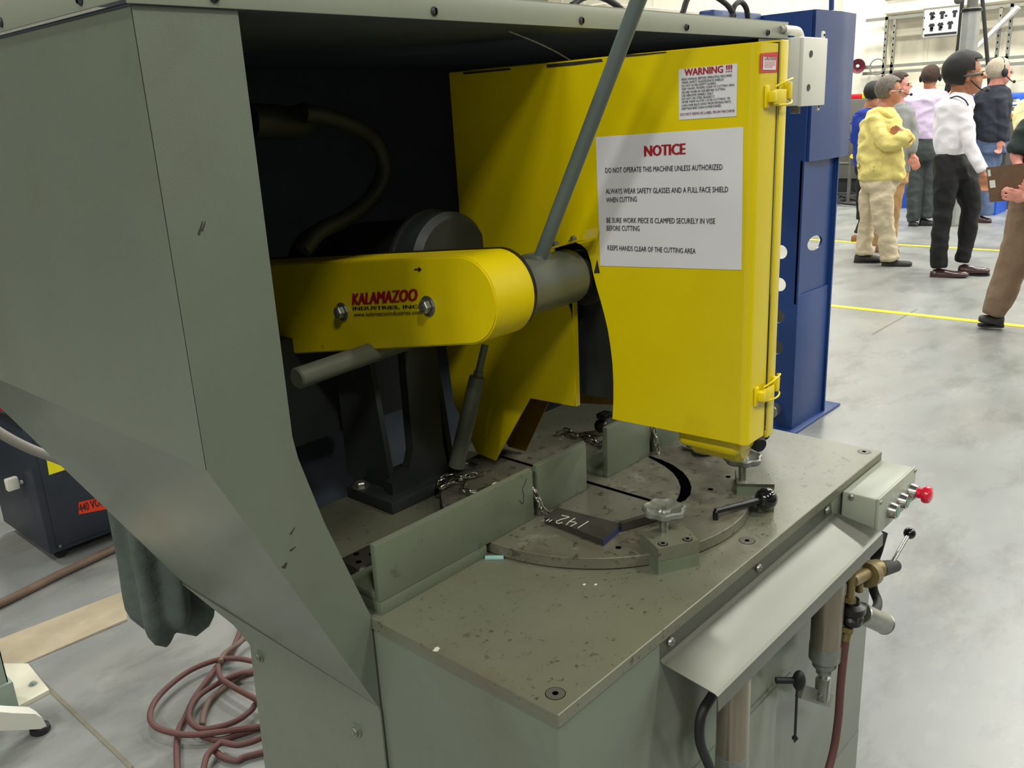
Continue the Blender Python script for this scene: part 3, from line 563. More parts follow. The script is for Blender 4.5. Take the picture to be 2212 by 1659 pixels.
# ---- turntable
TT = (1.26, .963); tt = thing('turntable', 'round worn steel turntable disc set on the saw table with cut slots', 'turntable', (*TT, .90))
bm = B()
def disc_outline(n=96): return [(TT[0]+.298*math.cos(2*math.pi*k/n), TT[1]+.298*math.sin(2*math.pi*k/n)) for k in range(n)]
lathe(bm, (*TT, .9), (0, 0, 1), [(.293, 0), (.293, .003), (.298, .003), (.298, .0212), (.2972, .022), (0, .022)], 128); obj('disc', bm, 'disc_steel', tt)
bm = B(); box(bm, (1.2555, .818, .9219), (1.2645, 1.22, .9223)); obj('blade_slot', bm, 'hole', tt, ang=None)
bm = B(); outer, inner = [], []
arc = [(1.440, .955, .006), (1.432, .925, .0125), (1.421, .895, .016), (1.402, .862, .018), (1.378, .835, .0185), (1.350, .812, .0185), (1.322, .797, .018), (1.298, .790, .014), (1.285, .789, .008)]
for i, (x, y, wd) in enumerate(arc):
    a, b_ = arc[max(0, i-1)], arc[min(len(arc)-1, i+1)]; d = V((b_[0]-a[0], b_[1]-a[1])).normalized(); n = V((-d.y, d.x)); outer.append((x+n.x*wd*.55, y+n.y*wd*.55)); inner.append((x-n.x*wd*.55, y-n.y*wd*.55))
prism(bm, 2, .9219, .9224, outer+inner[::-1]); obj('arc_slot', bm, 'hole', tt, ang=None)
for x, y in ((1.075, .774), (1.439, .772), (1.368, .770)):
    bm = B(); lathe(bm, (x, y, .9219), (0, 0, 1), [(.005, 0), (.005, .0004)], 16); obj('hole', bm, 'hole', tt, ang=None)
# ---- fences
def fence(x0, x1, zb, zt, lab, foot=True, chk=False):
    t = thing('fence', lab, 'fence', ((x0+x1)/2, .965, zb), 'angle fences across the turntable')
    bm = B(); box(bm, (x0, .958, zb), (x1, .970, zt), .0022); obj('upright', bm, ['fence_paint'], t)
    bm = B(); box(bm, (x0, .970, zb), (x1, 1.045, zb+.012), .0015); obj('foot', bm, 'fence_paint', t)
    bm = B(); box(bm, (x0+.001, .9592, zt-.0002), (x1-.001, .9688, zt+.0004)); obj('lit_edge', bm, 'edge_highlight', t)  # pale strip paints the highlight along the fence top
    return t
f1 = fence(.717, 1.076, .922, 1.0175, 'long grey-green angle fence running in from the near left end')
bm = B(); box(bm, (.718, .9585, .9), (.951, 1.045, .9218), .001); obj('riser', bm, 'fence_paint', f1)
bm = B(); tube(bm, [(1.060, .9578, 1.006), (1.055, .9578, .998), (1.048, .9578, .99), (1.050, .9578, .975), (1.046, .9578, .962), (1.038, .9578, .972)], .0006, 6); obj('pen_mark', bm, 'ink', f1)
f2 = fence(1.089, 1.232, .922, 1.0185, 'short dark-edged angle fence in the middle, left of the blade slot')
f3 = fence(1.299, 1.448, .922, 1.026, 'short angle fence just right of the blade slot, half under the yellow guard')
f4 = fence(1.468, 1.79, .9, .985, 'far right angle fence behind the yellow guard')
# small bracket behind the left fence
br = thing('stop_bracket', 'small drilled steel bracket with a hex bolt behind the near fence end', 'bracket', (.79, 1.08, .9))
bm = B(); box(bm, (.755, 1.062, .9), (.82, 1.11, .93), .002); obj('block', bm, 'steel_dark', br)
for x, y in ((.77, 1.075), (.80, 1.078), (.785, 1.10)):
    bm = B(); lathe(bm, (x, y, .9302), (0, 0, 1), [(.005, 0), (.005, .0006)], 14); obj('hole', bm, 'hole', br)
bm = B(); hexbolt(bm, (.765, 1.061, .915), (-.3, -1, .2), .009, .008); obj('bolt', bm, 'zinc', br)
# chains
lk = B(); tube(lk, [(.0045*math.cos(a), .0085*math.sin(a)+(.004 if math.sin(a) > 0 else -.004), 0) for a in [2*math.pi*k/16 for k in range(17)]], .0019, 8, smooth=0); lk = mesh_of('link', lk, 'chrome')
def chain(lab, path):
    t = thing('chain', lab, 'chain', path[0], 'short steel chains over the fences'); q = cr(path, 8); L = [0]
    for a, b_ in zip(q, q[1:]): L.append(L[-1]+(b_-a).length)
    s_ = .006; k = 0
    while s_ < L[-1]:
        i = max(j for j in range(len(L)) if L[j] <= s_); i = min(i, len(q)-2); f_ = (s_-L[i])/max(1e-6, L[i+1]-L[i]); p_ = q[i].lerp(q[i+1], f_); d = (q[i+1]-q[i]).normalized()
        y = d; x = frame(d).col[0]; z = x.cross(y)
        ang = (math.pi/2 if k % 2 else 0)+random.uniform(-.5, .5); x2 = x*math.cos(ang)+z*math.sin(ang); z2 = x2.cross(y)
        m = Matrix((x2, y, z2)).transposed().to_4x4(); stamp('link', lk, Matrix.Translation(p_) @ m, t); s_ += .0165; k += 1
P2 = lambda z, L: [on(2, z, *a) for a in L]
chain('steel chain bunched behind the long fence and hanging down through its gap', P2(.930, [(1040, 1022), (1000, 1030), (975, 1025)])+P2(.934, [(948, 1038), (955, 1052), (985, 1038), (1005, 1045), (1000, 1058), (1030, 1062), (1060, 1052), (1095, 1040)])+[V((1.07, 1.0, .99)), V((1.080, .972, .985)), V((1.083, .955, .962)), V((1.088, .950, .94)), V((1.094, .944, .928))])
chain('steel chain lying behind the right fence and hanging down beside it', P2(.93, [(1208, 934), (1225, 930), (1240, 940), (1262, 938), (1280, 950), (1300, 958)])+[V((1.42, 1.03, .96)), V((1.445, .985, 1.02)), V((1.455, .962, 1.0)), V((1.457, .952, .965)), V((1.462, .948, .93))])
# workpiece and push bar
bm = B(); q = P2(.934, [(1176, 1117), (1203, 1096), (1343, 1131), (1303, 1166)]); prism(bm, 2, .9225, .934, [(c.x, c.y) for c in q])
o = obj('steel_bar', bm, 'steel_dark'); o['label'] = 'dark flat steel offcut marked 142 inches in chalk, lying on the turntable'; o['category'] = 'steel bar'
a, b_ = q[2], q[3]; bm = B(); d = (b_-a).normalized(); n = V((-d.y, d.x, 0)); n = n if n.x > 0 else -n; n = (q[2]-q[1]).normalized()
quadplate(bm, [a+V((0, 0, -.0112)), b_+V((0, 0, -.0112)), b_+V((0, 0, -.0003)), a+V((0, 0, -.0003))], n, .0006); obj('painted_end', bm, 'blue_cut', o)
bm = B(); A_ = on(2, .9344, 1271, 1126); U_ = (on(2, .9344, 1197, 1109)-A_)/2.4; W_ = (q[3]-q[2])*.46
for S_ in ([(0, 0), (.12, 1)], [(.62, 1), (.5, .5), (.62, .42), (1.0, .5)], [(.95, .95), (1.0, .5), (.92, 0)], [(1.3, .8), (1.42, .98), (1.6, 1.0), (1.72, .8), (1.6, .5), (1.3, .05), (1.34, 0), (1.85, .02)], [(2.08, 1.05), (2.05, .78)], [(2.28, 1.05), (2.25, .78)]):
    tube(bm, [A_+U_*x+W_*y for x, y in S_], .0007, 6, smooth=0)
obj('chalk_marks', bm, 'chalk', o, kind='stuff')
bm = B(); bar(bm, on(2, .932, 1340, 1137), on(2, .932, 1432, 1110), .010, .014); single('push_bar', bm, 'steel_dark', 'narrow grey push bar between the offcut and the near handwheel', 'bar')
# clamp blocks with handwheels
def clamp(lab, c4, stud, wheel, z0=.9, zt=.945, split=True):
    t = thing('clamp', lab, 'clamp', (sum(c[0] for c in c4)/4, sum(c[1] for c in c4)/4, z0), 'handwheel clamps on the table edge')
    zm = z0+(.0235 if split else .012)
    bm = B(); prism(bm, 2, z0, zm, c4); obj('lower_block', bm, 'fence_paint', t)
    bm = B(); prism(bm, 2, zm+.0006, zt, c4); obj('upper_block', bm, 'table_steel', t)
    bm = B(); cyl(bm, (stud[0], stud[1], zt), (*wheel[:2], wheel[2]-.004), .0075, 16); obj('stud', bm, 'zinc', t)
    W = V(wheel); bm = B(); lathe(bm, W-V((0, 0, .012)), (0, 0, 1), [(.009, 0), (.013, .004), (.030, .008), (.0345, .012), (.0345, .019), (.031, .021), (.026, .017), (.012, .015), (.010, .018), (.0045, .018), (.0045, .012), (0, .012)], 84, fn=lambda a: 1+.07*math.cos(7*a+.5)); obj('handwheel', bm, 'cast_alu', t)
    return t
def scr(t, pts_, z):
    for x, y in pts_: stamp('socket_screw', ss, Matrix.Translation((x, y, z)), t)
ss = B(); lathe(ss, (0, 0, -.0002), (0, 0, 1), [(.0082, 0), (.0082, .0004), (0, .0004)], 24, mi=1); lathe(ss, (0, 0, 0), (0, 0, 1), [(.0070, 0), (.0070, .0011), (0, .0011)], 24); lathe(ss, (0, 0, 0), (0, 0, 1), [(.0032, .0010), (.0032, .0015), (0, .0015)], 6, mi=1); ss = mesh_of('socket_screw', ss, ['screw_grey', 'hole'])
def zq(z, L): return [(on(2, z, *a).x, on(2, z, *a).y) for a in L]
ca = clamp('near clamp block with a round cast handwheel, straddling the disc rim', zq(.9465, [(1383, 1151), (1422, 1186), (1511, 1166), (1470, 1127)]), (on(2, .9465, 1434, 1146).x, on(2, .9465, 1434, 1146).y), on(2, .98, 1434, 1105), zt=.9465)
scr(ca, zq(.9465, [(1432, 1175), (1485, 1165)]), .9468)
cb2 = clamp('far clamp block with a round cast handwheel, behind the black ball lever', zq(.94, [(1588, 1017), (1592, 1051), (1673, 1053), (1652, 1020)]), (on(2, .94, 1605, 1042).x, on(2, .94, 1605, 1042).y), on(2, .982, 1604, 993), z0=.922, zt=.94)
scr(cb2, zq(.94, [(1651, 1025), (1654, 1045)]), .9403)
bm = B(); q = zq(.90, [(1635, 1090), (1637, 1106), (1672, 1106), (1672, 1085)]); prism(bm, 2, .9, .921, q); obj('rim_block', bm, 'fence_paint', cb2)
lv = thing('lock_lever', 'bent black lock lever ending in a black ball knob above the disc rim', 'lever', on(2, .922, 1547, 1122))
bm = B(); b0 = on(2, .922, 1546, 1122); bc = on(1, .66, 1655, 1077); tube(bm, [b0, b0+V((0, 0, .014)), b0.lerp(bc, .1)+V((0, 0, .014)), b0.lerp(bc, .85)+V((0, 0, .002))], [.0048, .005, .005, .006], 12); obj('shaft', bm, 'black', lv)
bm = B(); ball(bm, bc, .0205, 32); obj('ball_knob', bm, 'black_gloss', lv)
bc_ = on(2, .93, 1300, 918); bm = B(); ball(bm, on(2, .945, 1299, 920), .016, 20); cyl(bm, on(2, .92, 1302, 915), on(2, .975, 1305, 898), .008, 12); box(bm, on(2, .972, 1304, 898)-V((.012, .012, .006)), on(2, .972, 1304, 898)+V((.02, .012, .006)), .002); single('rear_lock_knob', bm, 'black', 'small black ball knob on a bracket behind the right fence', 'knob')
# ================================================================ cutting head
head = thing('cutting_head', 'yellow belt guard and blade guard of the cut-off saw on its swinging arm', 'saw head', (1.05, 1.4, .9))
def arcpts(cy, cz, r, a0, a1, n=20): return [(cy+r*math.cos(math.radians(a0+(a1-a0)*k/n)), cz+r*math.sin(math.radians(a0+(a1-a0)*k/n))) for k in range(n+1)]
AXY, AXZ = .965, 1.340
gp = arcpts(AXY, AXZ+.004, .0690, 80, -110, 36)          # rounded nose toward the operator
gp = [(2*AXY-y, z) for y, z in arcpts(AXY, AXZ+.004, .0690, 96, 278-4, 36)] if False else [(AXY+.069*math.cos(t), AXZ+.004+.069*math.sin(t)) for t in [math.radians(84+k*(262-84)/36) for k in range(37)]]
gp = gp+[(1.78, 1.130), (1.78, 1.335)]
bm = B(); prism(bm, 0, .942, 1.030, gp); bmesh.ops.recalc_face_normals(bm, faces=bm.faces)
bmesh.ops.bevel(bm, geom=[e for e in bm.edges if all(abs(v.co.x-.942) < 1e-5 for v in e.verts)], offset=.0025, segments=2, affect='EDGES'); bg = obj('belt_guard', bm, 'yellow_dirty', head, label='yellow stadium shaped belt guard')
bm = B(); prism(bm, 0, 1.0305, 1.036, [(AXY+(y-AXY)*1.015, z+.002) for y, z in gp]); obj('guard_backplate', bm, 'black', head)
bm = B(); fx = .942
for s_, a, b_, h, k in (('KALAMAZOO', (762, 659), (902, 650), 24, dict(mi=0, bold=.06, shear=.25)), ('INDUSTRIES, INC.', (763, 671), (908, 667), 8, dict(mi=1, bold=.03)), ('www.kalamazooindustries.com', (765, 684), (912, 679), 9, dict(mi=1, bold=.012)), ):
    ptext(bm, s_, 0, fx-.0006, a, b_, h, off=.0004, **k)
q = [on(0, fx-.0006, 895+x*16, 582-y*6) for x, y in ((0, .25), (.55, .25), (.55, 1), (1, 0), (.55, -1), (.55, -.25), (0, -.25))]; n0 = len(bm.faces); quadplate(bm, q, (-1, 0, 0), .0004); setm(bm, n0, 1)
obj('lettering', bm, ['ink_red', 'ink'], bg, ang=None, kind='stuff', label='red maker name over black small print and an arrow')
for x, y in ((740, 673), (925, 661)):
    c = on(0, fx, x, y); bm = B(); lathe(bm, c, (-1, 0, 0), [(.017, 0), (.017, .002)], 24); hexbolt(bm, c-V((.002, 0, 0)), (-1, 0, 0), .0115, .010, False); obj('bolt', bm, 'zinc', bg)
bm = B(); cyl(bm, (1.036, AXY, AXZ), (1.205, AXY, AXZ), .0475, 40, bev=.003); cyl(bm, (1.205, AXY, AXZ), (1.245, AXY, AXZ), .040, 32, mi=1); obj('spindle_housing', bm, ['housing_paint', 'dark_machine'], head, label='grey cylindrical spindle housing between the guards')
bm = B(); cyl(bm, (1.2595, AXY, AXZ), (1.2625, AXY, AXZ), .238, 80); obj('blade', bm, 'dark_machine', head, label='thin round dark cutting wheel')
bm = B(); cyl(bm, (1.24, AXY, AXZ), (1.2585, AXY, AXZ), .06, 32, bev=.003); obj('blade_flange', bm, 'steel_dark', head)
# handle rod
rb, rt = V((1.118, .958, 1.383)), V((1.103, .75, 1.754)); rt2 = rt+(rt-rb)*.45
bm = B(); cyl(bm, rb, rt2, .0115, 20); obj('handle_rod', bm, 'rod_paint', head, label='grey diagonal pull rod rising past the hood front')
bm = B(); cyl(bm, rt2, rt2+(rt-rb).normalized()*.12, .017, 20, bev=.004); obj('grip', bm, 'black_rubber', head)
bm = B(); box(bm, (1.098, .945, 1.37), (1.138, .985, 1.392), .004); obj('rod_lug', bm, 'housing_paint', head)
# blade guard: two shells
GX = 1.215
G = lambda L: [(on(0, GX, *a).y, on(0, GX, *a).z) for a in L]
outer = [(.6335, 1.697), (.6335, 1.092)]+G([(1323, 905), (1325, 865), (1325, 825), (1323, 785), (1319, 750), (1313, 712), (1305, 678), (1296, 645), (1288, 618), (1281, 590), (1276, 565), (1268, 540)])+[(.945, 1.395), (.965, 1.40), (1.005, 1.385), (1.012, 1.35), (.990, 1.315), (.972, 1.27), (.966, 1.22), (.964, 1.18), (.968, 1.13), (.971, 1.093)]+G([(1145, 860), (1070, 995), (1030, 978), (980, 870)])+[(1.31, 1.2), (1.27, 1.34), (1.24, 1.38)]+G([(970, 158)])
bm = B(); prism(bm, 0, GX, GX+.003, outer)
co = [(GX, .6335), (GX+.0008, .6293), (GX+.0032, .6252), (GX+.0068, .6228), (GX+.0115, .622)]
prf_ = co+[(1.2765, .622), (1.2765, .625), (GX+.0115, .625), (GX+.003, .6335)]
prism(bm, 2, 1.091, 1.697, prf_)
box(bm, (GX+.002, .63, 1.694), (1.2765, 1.245, 1.697)); box(bm, (GX+.002, .63, 1.091), (1.2765, .884, 1.094))
box(bm, (GX+.001, .966, 1.093), (GX+.012, .969, 1.30)); 
bgd = obj('blade_guard', bm, 'yellow', head, ang=50, label='large yellow blade guard box')
q = G([(1185, 870), (1135, 975)])
bm = B(); prism(bm, 0, 1.3001, 1.3029, [(.6335, 1.700), (.6335, 1.086), (.884, 1.086)]+[(on(0, 1.3, *a).y, on(0, 1.3, *a).z) for a in ((1185, 868), (1135, 975), (1098, 965))]+[(1.31, 1.05), (1.30, 1.4), (1.255, 1.700)]); obj('far_plate', bm, 'shaded_yellow', head, label='far plate of the blade guard in a yellow with shade painted in'); bm = B()
box(bm, (1.2800, .6185, 1.086), (1.303, .6215, 1.702), .001); box(bm, (1.28, .6215, 1.699), (1.303, 1.25, 1.702)); box(bm, (1.28, .6215, 1.086), (1.303, .884, 1.089)); obj('guard_cover', bm, 'yellow', head, label='yellow hinged cover on the far side of the guard')
bm = B(); box(bm, (1.2765, .6225, 1.089), (1.280, .63, 1.699)); obj('seam_gasket', bm, 'seam', head)
# bracket on the housing, screws
bm = B(); a, b_ = on(0, 1.17, 1180, 541), on(0, 1.17, 1258, 518); d = b_-a
quadplate(bm, [a, b_, b_+V((.035, 0, .0)), a+V((.035, 0, .0))], (0, 0, 1), .003); quadplate(bm, [b_, b_+V((.035, 0, 0)), b_+V((.035, -.004, .016)), b_+V((0, -.004, .016))], (0, -1, 0), .003); brk = obj('guard_bracket', bm, 'yellow', head)
for t_ in (.12, .62):
    c = a.lerp(b_, t_)+V((.014, 0, .003)); bm = B(); hexbolt(bm, c, (0, 0, 1), .006, .006); obj('bolt', bm, 'zinc', brk)
# latches
def latch(z, s_):
    y = .622; x0 = 1.236
    bm = B(); box(bm, (x0, y-.004, z-.016), (x0+.012, y, z+.016), .002)
    box(bm, (x0+.012, y-.011, z-.012), (x0+.052, y-.008, z+.010), .002); box(bm, (x0+.006, y-.012, z-.008), (x0+.02, y-.002, z+.008), .002)
    box(bm, (x0+.056, y-.012, z-.004), (x0+.068, y-.003, z+.020), .002)
    tube(bm, [(x0+.018, y-.008, z+.013), (x0+.04, y-.014, z+.020), (x0+.064, y-.013, z+.024), (x0+.069, y-.006, z+.022)], .0016, 8); tube(bm, [(x0+.018, y-.006, z-.012), (x0+.05, y-.014, z-.012), (x0+.066, y-.012, z-.008), (x0+.068, y-.005, z-.004)], .0016, 8)
    obj('latch', bm, 'yellow_dirty', bgd)
latch(1.624, 1); latch(1.168, 1)
# labels on the guard
def sticker(name, L, m, lab, build, back='paper'):
    q = [on(0, GX-.0004, *a) for a in L]; bm = B(); quadplate(bm, q, (-1, 0, 0), .0004); build(bm); return obj(name, bm, m, bgd, ang=None, label=lab)
bm = B()
for L in ([(1265, 283), (1281, 280), (1268, 306)], [(1283, 590), (1290, 560), (1296, 590)], [(1310, 127), (1335, 118), (1375, 117), (1440, 111), (1438, 114), (1376, 121), (1340, 124)], [(1000, 156), (1100, 147), (1105, 151), (1002, 161)], [(1180, 139), (1300, 127), (1302, 133), (1240, 141), (1182, 146)]):
    q = [on(0, GX-.0004, *a) for a in L]; quadplate(bm, q, (-1, 0, 0), .0003)
obj('scuff', bm, 'steel_dark', bgd, ang=None, kind='stuff')
def bw(bm):
    t = ['READ MANUAL BEFORE OPERATING MACHINE!', 'WEAR SAFETY GLASSES/FACE SHIELDS', 'DO NOT ALTER SAFETY GUARDS', 'KEEP HANDS, FINGERS CLEAR OF CUTTING AREA', 'SECURE WORK IN VISE BEFORE CUTTING', 'USE ABRASIVE WHEELS ONLY', 'DO NOT USE STEEL BLADES !!!', 'NEVER WEAR GLOVES, LOOSE CLOTHING. TIE', 'LONG HAIR BACK AWAY FROM MOVING PARTS.', 'KEEP MACHINE CLEAN & MAINTAINED.']
    ends = [1581, 1564, 1547, 1587, 1567, 1541, 1543, 1577, 1580, 1559]
    ptext(bm, 'WARNING !!!', 0, GX-.0009, (1479, 164), (1581, 155), 15, mi=1, bold=.03)
    for i, (s_, e) in enumerate(zip(t, ends)):
        yl = 174+i*7.05; ptext(bm, s_, 0, GX-.0009, (1473, yl), (e, yl-(e-1473)*.083), 5.0, mi=2, bold=.005)
    ptext(bm, 'DO NOT REMOVE LABEL FROM MACHINE', 0, GX-.0009, (1470, 250), (1587, 241.5), 5.5, mi=3, bold=.005)
sticker('warning_label', [(1466, 150), (1467, 259), (1591, 251), (1593, 137)], ['paper', 'ink_red', 'ink', 'ink_purple'], 'white warning label with red heading and small black print', bw)
def bc2(bm):
    quadplate(bm, [on(0, GX-.0009, *a) for a in ((1642, 119), (1642, 150), (1675, 149), (1676, 118))], (-1, 0, 0), .0003)
    for f in bm.faces: f.material_index = 0
# caution label sits on the face near the corner
cl = [(1638, 115), (1638, 157), (1679, 156), (1680, 112)]
q = [on(1, .6216, *a) if a[0] > 1655 else on(1, .6216, *a) for a in cl]
bm = B(); q = [on(1, .6215, *a) for a in cl]; q = [V((max(c.x, GX+.006), c.y, c.z)) for c in q]; q[2].x = q[3].x = min(q[2].x, 1.2755); quadplate(bm, q, (0, -1, 0), .0004)
c0, c2 = q[0], q[2]; mx = lambda u, v: V((c0.x+(c2.x-c0.x)*u, .6208, c2.z+(c0.z-c2.z)*v))
n0 = len(bm.faces); quadplate(bm, [mx(.13, .83), mx(.13, .13), mx(.87, .13), mx(.87, .83)], (0, -1, 0), .0003); bm.faces.ensure_lookup_table()
for f in bm.faces[n0:]: f.material_index = 1
text(bm, 'CAUTION', mx(.18, .64)-V((0, .0005, 0)), (1, 0, 0), (0, 0, 1), (c2.x-c0.x)*.64, .006, mi=2, bold=.01)
for k, (s_, w_) in enumerate((('ALWAYS WEAR SAFETY', .64), ('GLASSES WHEN USING', .62), ('THIS EQUIPMENT', .5))): text(bm, s_, mx(.18, .48-.13*k)-V((0, .0005, 0)), (1, 0, 0), (0, 0, 1), (c2.x-c0.x)*w_, .0028, mi=0)
obj('caution_label', bm, ['red', 'paper', 'ink_red'], bgd, ang=None, label='small red framed caution label')
# paper notice
nt_ = thing('notice_sheet', 'white paper sheet headed NOTICE taped to the yellow blade guard', 'notice', on(0, GX-.001, 1450, 580))
bm = B(); q = [on(0, GX-.0005, *a) for a in ((1287, 296), (1297, 574), (1602, 583), (1606, 274))]; quadplate(bm, q, (-1, 0, 0), .0005); obj('paper', bm, 'paper', nt_, ang=None)
nx = GX-.0012
for s_, a, b_, h, mi_, bo in (('NOTICE', (1393, 338), (1480, 333), 23, 1, .035), ('DO NOT OPERATE THIS MACHINE UNLESS AUTHORIZED', (1308, 373.5), (1561, 366.5), 11, 0, .006), ('ALWAYS WEAR SAFETY GLASSES AND A FULL FACE SHIELD', (1309, 418.5), (1573, 415), 11, 0, .006), ('WHEN CUTTING', (1310, 437.5), (1376, 435.5), 11, 0, .006),
        ('BE SURE WORK PIECE IS CLAMPED SECURELY IN VISE', (1311, 481), (1545, 483.5), 11, 0, .006), ('BEFORE CUTTING', (1311, 498), (1382, 499), 11, 0, .006), ('KEEPS HANDS CLEAR OF THE CUTTING AREA', (1313, 540), (1503, 548), 10.5, 0, .006)):
    bm = B(); ptext(bm, s_, 0, nx, a, b_, h, bold=bo*1.3); obj('printed_line', bm, 'ink_red' if mi_ else 'ink', nt_, ang=None, kind='stuff')
# things under the guard front
bm = B(); box(bm, (1.245, .652, 1.050), (1.325, .77, 1.0895), .014, seg=4); cyl(bm, (1.290, .66, 1.055), (1.290, .76, 1.055), .026, 28, bev=.008); obj('guard_spout', bm, 'yellow', head)
for x, y, z in ((1.322, .662, 1.058), (1.345, .666, 1.070)):
    bm = B(); cyl(bm, (x-.012, y-.02, z), (x+.008, y+.02, z), .013, 18, bev=.003); obj('rubber_bumper', bm, 'black_rubber', head)
for x, y in ((1497, 951), (1522, 962)):
    c = on(2, .94, x, y); bm = B(); hexbolt(bm, c-V((0, 0, .012)), (0, 0, 1), .016, .016); single('hex_nut', bm, 'zinc', 'large hex nut on the turntable behind the yellow guard, '+('left one' if x < 1500 else 'right one'), 'nut', 'large hex nuts behind the guard')
# dark machinery inside the hood
bm = B(); cyl(bm, (1.14, 1.25, 1.345), (1.14, 1.62, 1.315), .092, 48, bev=.02)
obj('motor', bm, 'dark_machine', head, label='dark electric motor behind the belt guard')
bm = B(); cyl(bm, (1.14, 1.18, 1.35), (1.14, 1.26, 1.345), .102, 48, bev=.012); cyl(bm, (1.14, 1.245, 1.346), (1.14, 1.252, 1.346), .108, 48); obj('motor_end_bell', bm, 'dark_machine', head)
bm = B(); q = [on(1, 1.35, *a) for a in ((655, 245), (700, 250), (770, 275), (815, 310), (830, 370), (800, 430), (750, 470), (690, 500), (655, 540))]; tube(bm, q, .016, 12); obj('conduit', bm, 'dark_machine', head)
bm = B(); q = [on(1, 1.42, *a) for a in ((540, 262), (580, 262), (640, 265), (665, 255))]; tube(bm, q, .03, 12); obj('elbow', bm, 'dark_machine', head)
a, b_ = on(1, 1.2, 640, 818), on(1, 1.26, 790, 775); bm = B(); cyl(bm, a, (a.x+.28, a.y+.02, a.z+.005), .018, 28, bev=.003); obj('counterweight_bar', bm, 'housing_paint', head, label='grey horizontal round bar under the belt guard')
bm = B(); prism(bm, 1, 1.24, 1.26, [(.985, .925), (1.135, .925), (1.125, .99), (1.125, 1.25), (1.045, 1.25), (1.045, 1.0), (1.03, .965), (.985, .95)]); obj('pivot_bracket', bm, 'dark_machine', head)
bm = B(); prism(bm, 0, 1.00, 1.012, [(1.26, .925), (1.40, .925), (1.40, 1.25), (1.30, 1.25)]); prism(bm, 0, 1.16, 1.172, [(1.26, .925), (1.40, .925), (1.40, 1.25), (1.30, 1.25)]); box(bm, (.96, 1.215, .9002), (1.20, 1.355, .925), .004); box(bm, (.72, 1.45, 1.0), (1.3, 1.5, 1.22)); obj('pivot_stand', bm, 'dark_machine', head)
for x, y in ((.975, 1.325), (1.17, 1.23)):
    bm = B(); hexbolt(bm, (x, y, .925), (0, 0, 1), .012, .01); obj('bolt', bm, 'zinc', head)
bm = B(); a, b_ = on(1, 1.12, 1048, 745), on(1, 1.16, 985, 1010); cyl(bm, b_, b_.lerp(a, .75), .0155, 20, bev=.002); cyl(bm, b_.lerp(a, .75), a, .007, 14); cyl(bm, b_.lerp(a, .75), b_.lerp(a, .79), .010, 6); obj('shock_strut', bm, 'housing_paint', head, label='slanting grey strut below the belt guard')
bm = B(); c = on(2, .93, 935, 1020); cyl(bm, c+V((-.02, .03, .01)), c+V((.05, .03, .01)), .014, 20); box(bm, c+V((.0, .0, -.03)), c+V((.07, .05, -.012)), .003); obj('hinge_pin', bm, 'zinc', head)
# ================================================================ operator side
tray = thing('drip_tray', 'bare metal sloping tray screwed along the front edge of the saw table', 'tray', (1.26, .56, .80))
bm = B(); x0, x1 = .940, 1.545
prof = [(.6055, .881), (.6055, .8505), (.6015, .8445), (.521, .8265), (.5165, .8235), (.515, .800)]
t = bmesh.new(); va = [(x0 if i < 3 else .949, y, z) for i, (y, z) in enumerate(prof)]
rows = []
for (y, z), xa, xb in zip(prof, (x0, x0, .942, .949, .949, .949), (1.535, 1.545, 1.562, 1.572, 1.572, 1.572)): rows.append((V((xa, y, z)), V((xb, y, z))))
for a, b_ in zip(rows, rows[1:]):
    quadplate(bm, [a[0], a[1], b_[1], b_[0]], V((0, -(a[0].z-b_[0].z), -(b_[0].y-a[0].y)*-1)).normalized()*-1 if False else V((0, .3, -1)), .0016)
obj('tray', bm, 'brushed', tray, ang=50)
bt = B(); lathe(bt, (0, 0, 0), (0, 0, 1), [(.0075, 0), (.0075, .001), (.006, .004), (.003, .005)], 18); lathe(bt, (0, 0, .0048), (0, 0, 1), [(.003, 0), (0, .0004)], 6, mi=1); bt = mesh_of('button_screw', bt, ['zinc', 'hole'])
for x in (.965, 1.238, 1.514): stamp('button_screw', bt, orient((x, .604, .869), (0, -1, 0)), tray)
cbx = thing('control_box', 'pale grey push-button box with two green buttons and a red mushroom stop', 'control box', (1.68, .57, .81))
bm = B(); box(bm, (1.582, .535, .810), (1.782, .603, .884), .004); obj('housing', bm, 'box_grey', cbx)
bm = B(); box(bm, (1.580, .5305, .808), (1.784, .5365, .886), .002); obj('face_plate', bm, 'box_grey', cbx)
for x, z in ((1.587, .878), (1.777, .878), (1.587, .816), (1.777, .816)): stamp('button_screw', bt, orient((x, .5305, z), (0, -1, 0)) @ Matrix.Scale(.6, 4), cbx)
stamp('button_screw', bt, orient((1.5815, .585, .876), (-1, 0, 0)) @ Matrix.Scale(.8, 4), cbx)
for x, m, red in ((1.640, 'green_btn', 0), (1.695, 'green_btn', 0), (1.752, 'red_btn', 1)):
    c = V((x, .5305, .842)); bm = B(); lathe(bm, c, (0, -1, 0), [(.0165, 0), (.0165, .006), (.015, .010), (.0145, .016), (.0115, .0165)], 24)
    if not red: lathe(bm, c, (0, -1, 0), [(.0112, .0150), (.0112, .0172), (0, .0176)], 20, mi=1)
    else: lathe(bm, c, (0, -1, 0), [(.011, .0165), (.011, .024), (.017, .028), (.0185, .034), (.016, .041), (.008, .044), (0, .0445)], 24, mi=1)
    obj('button', bm, ['chrome', m], cbx, label='red mushroom stop button' if red else 'green push button in a chrome ring')
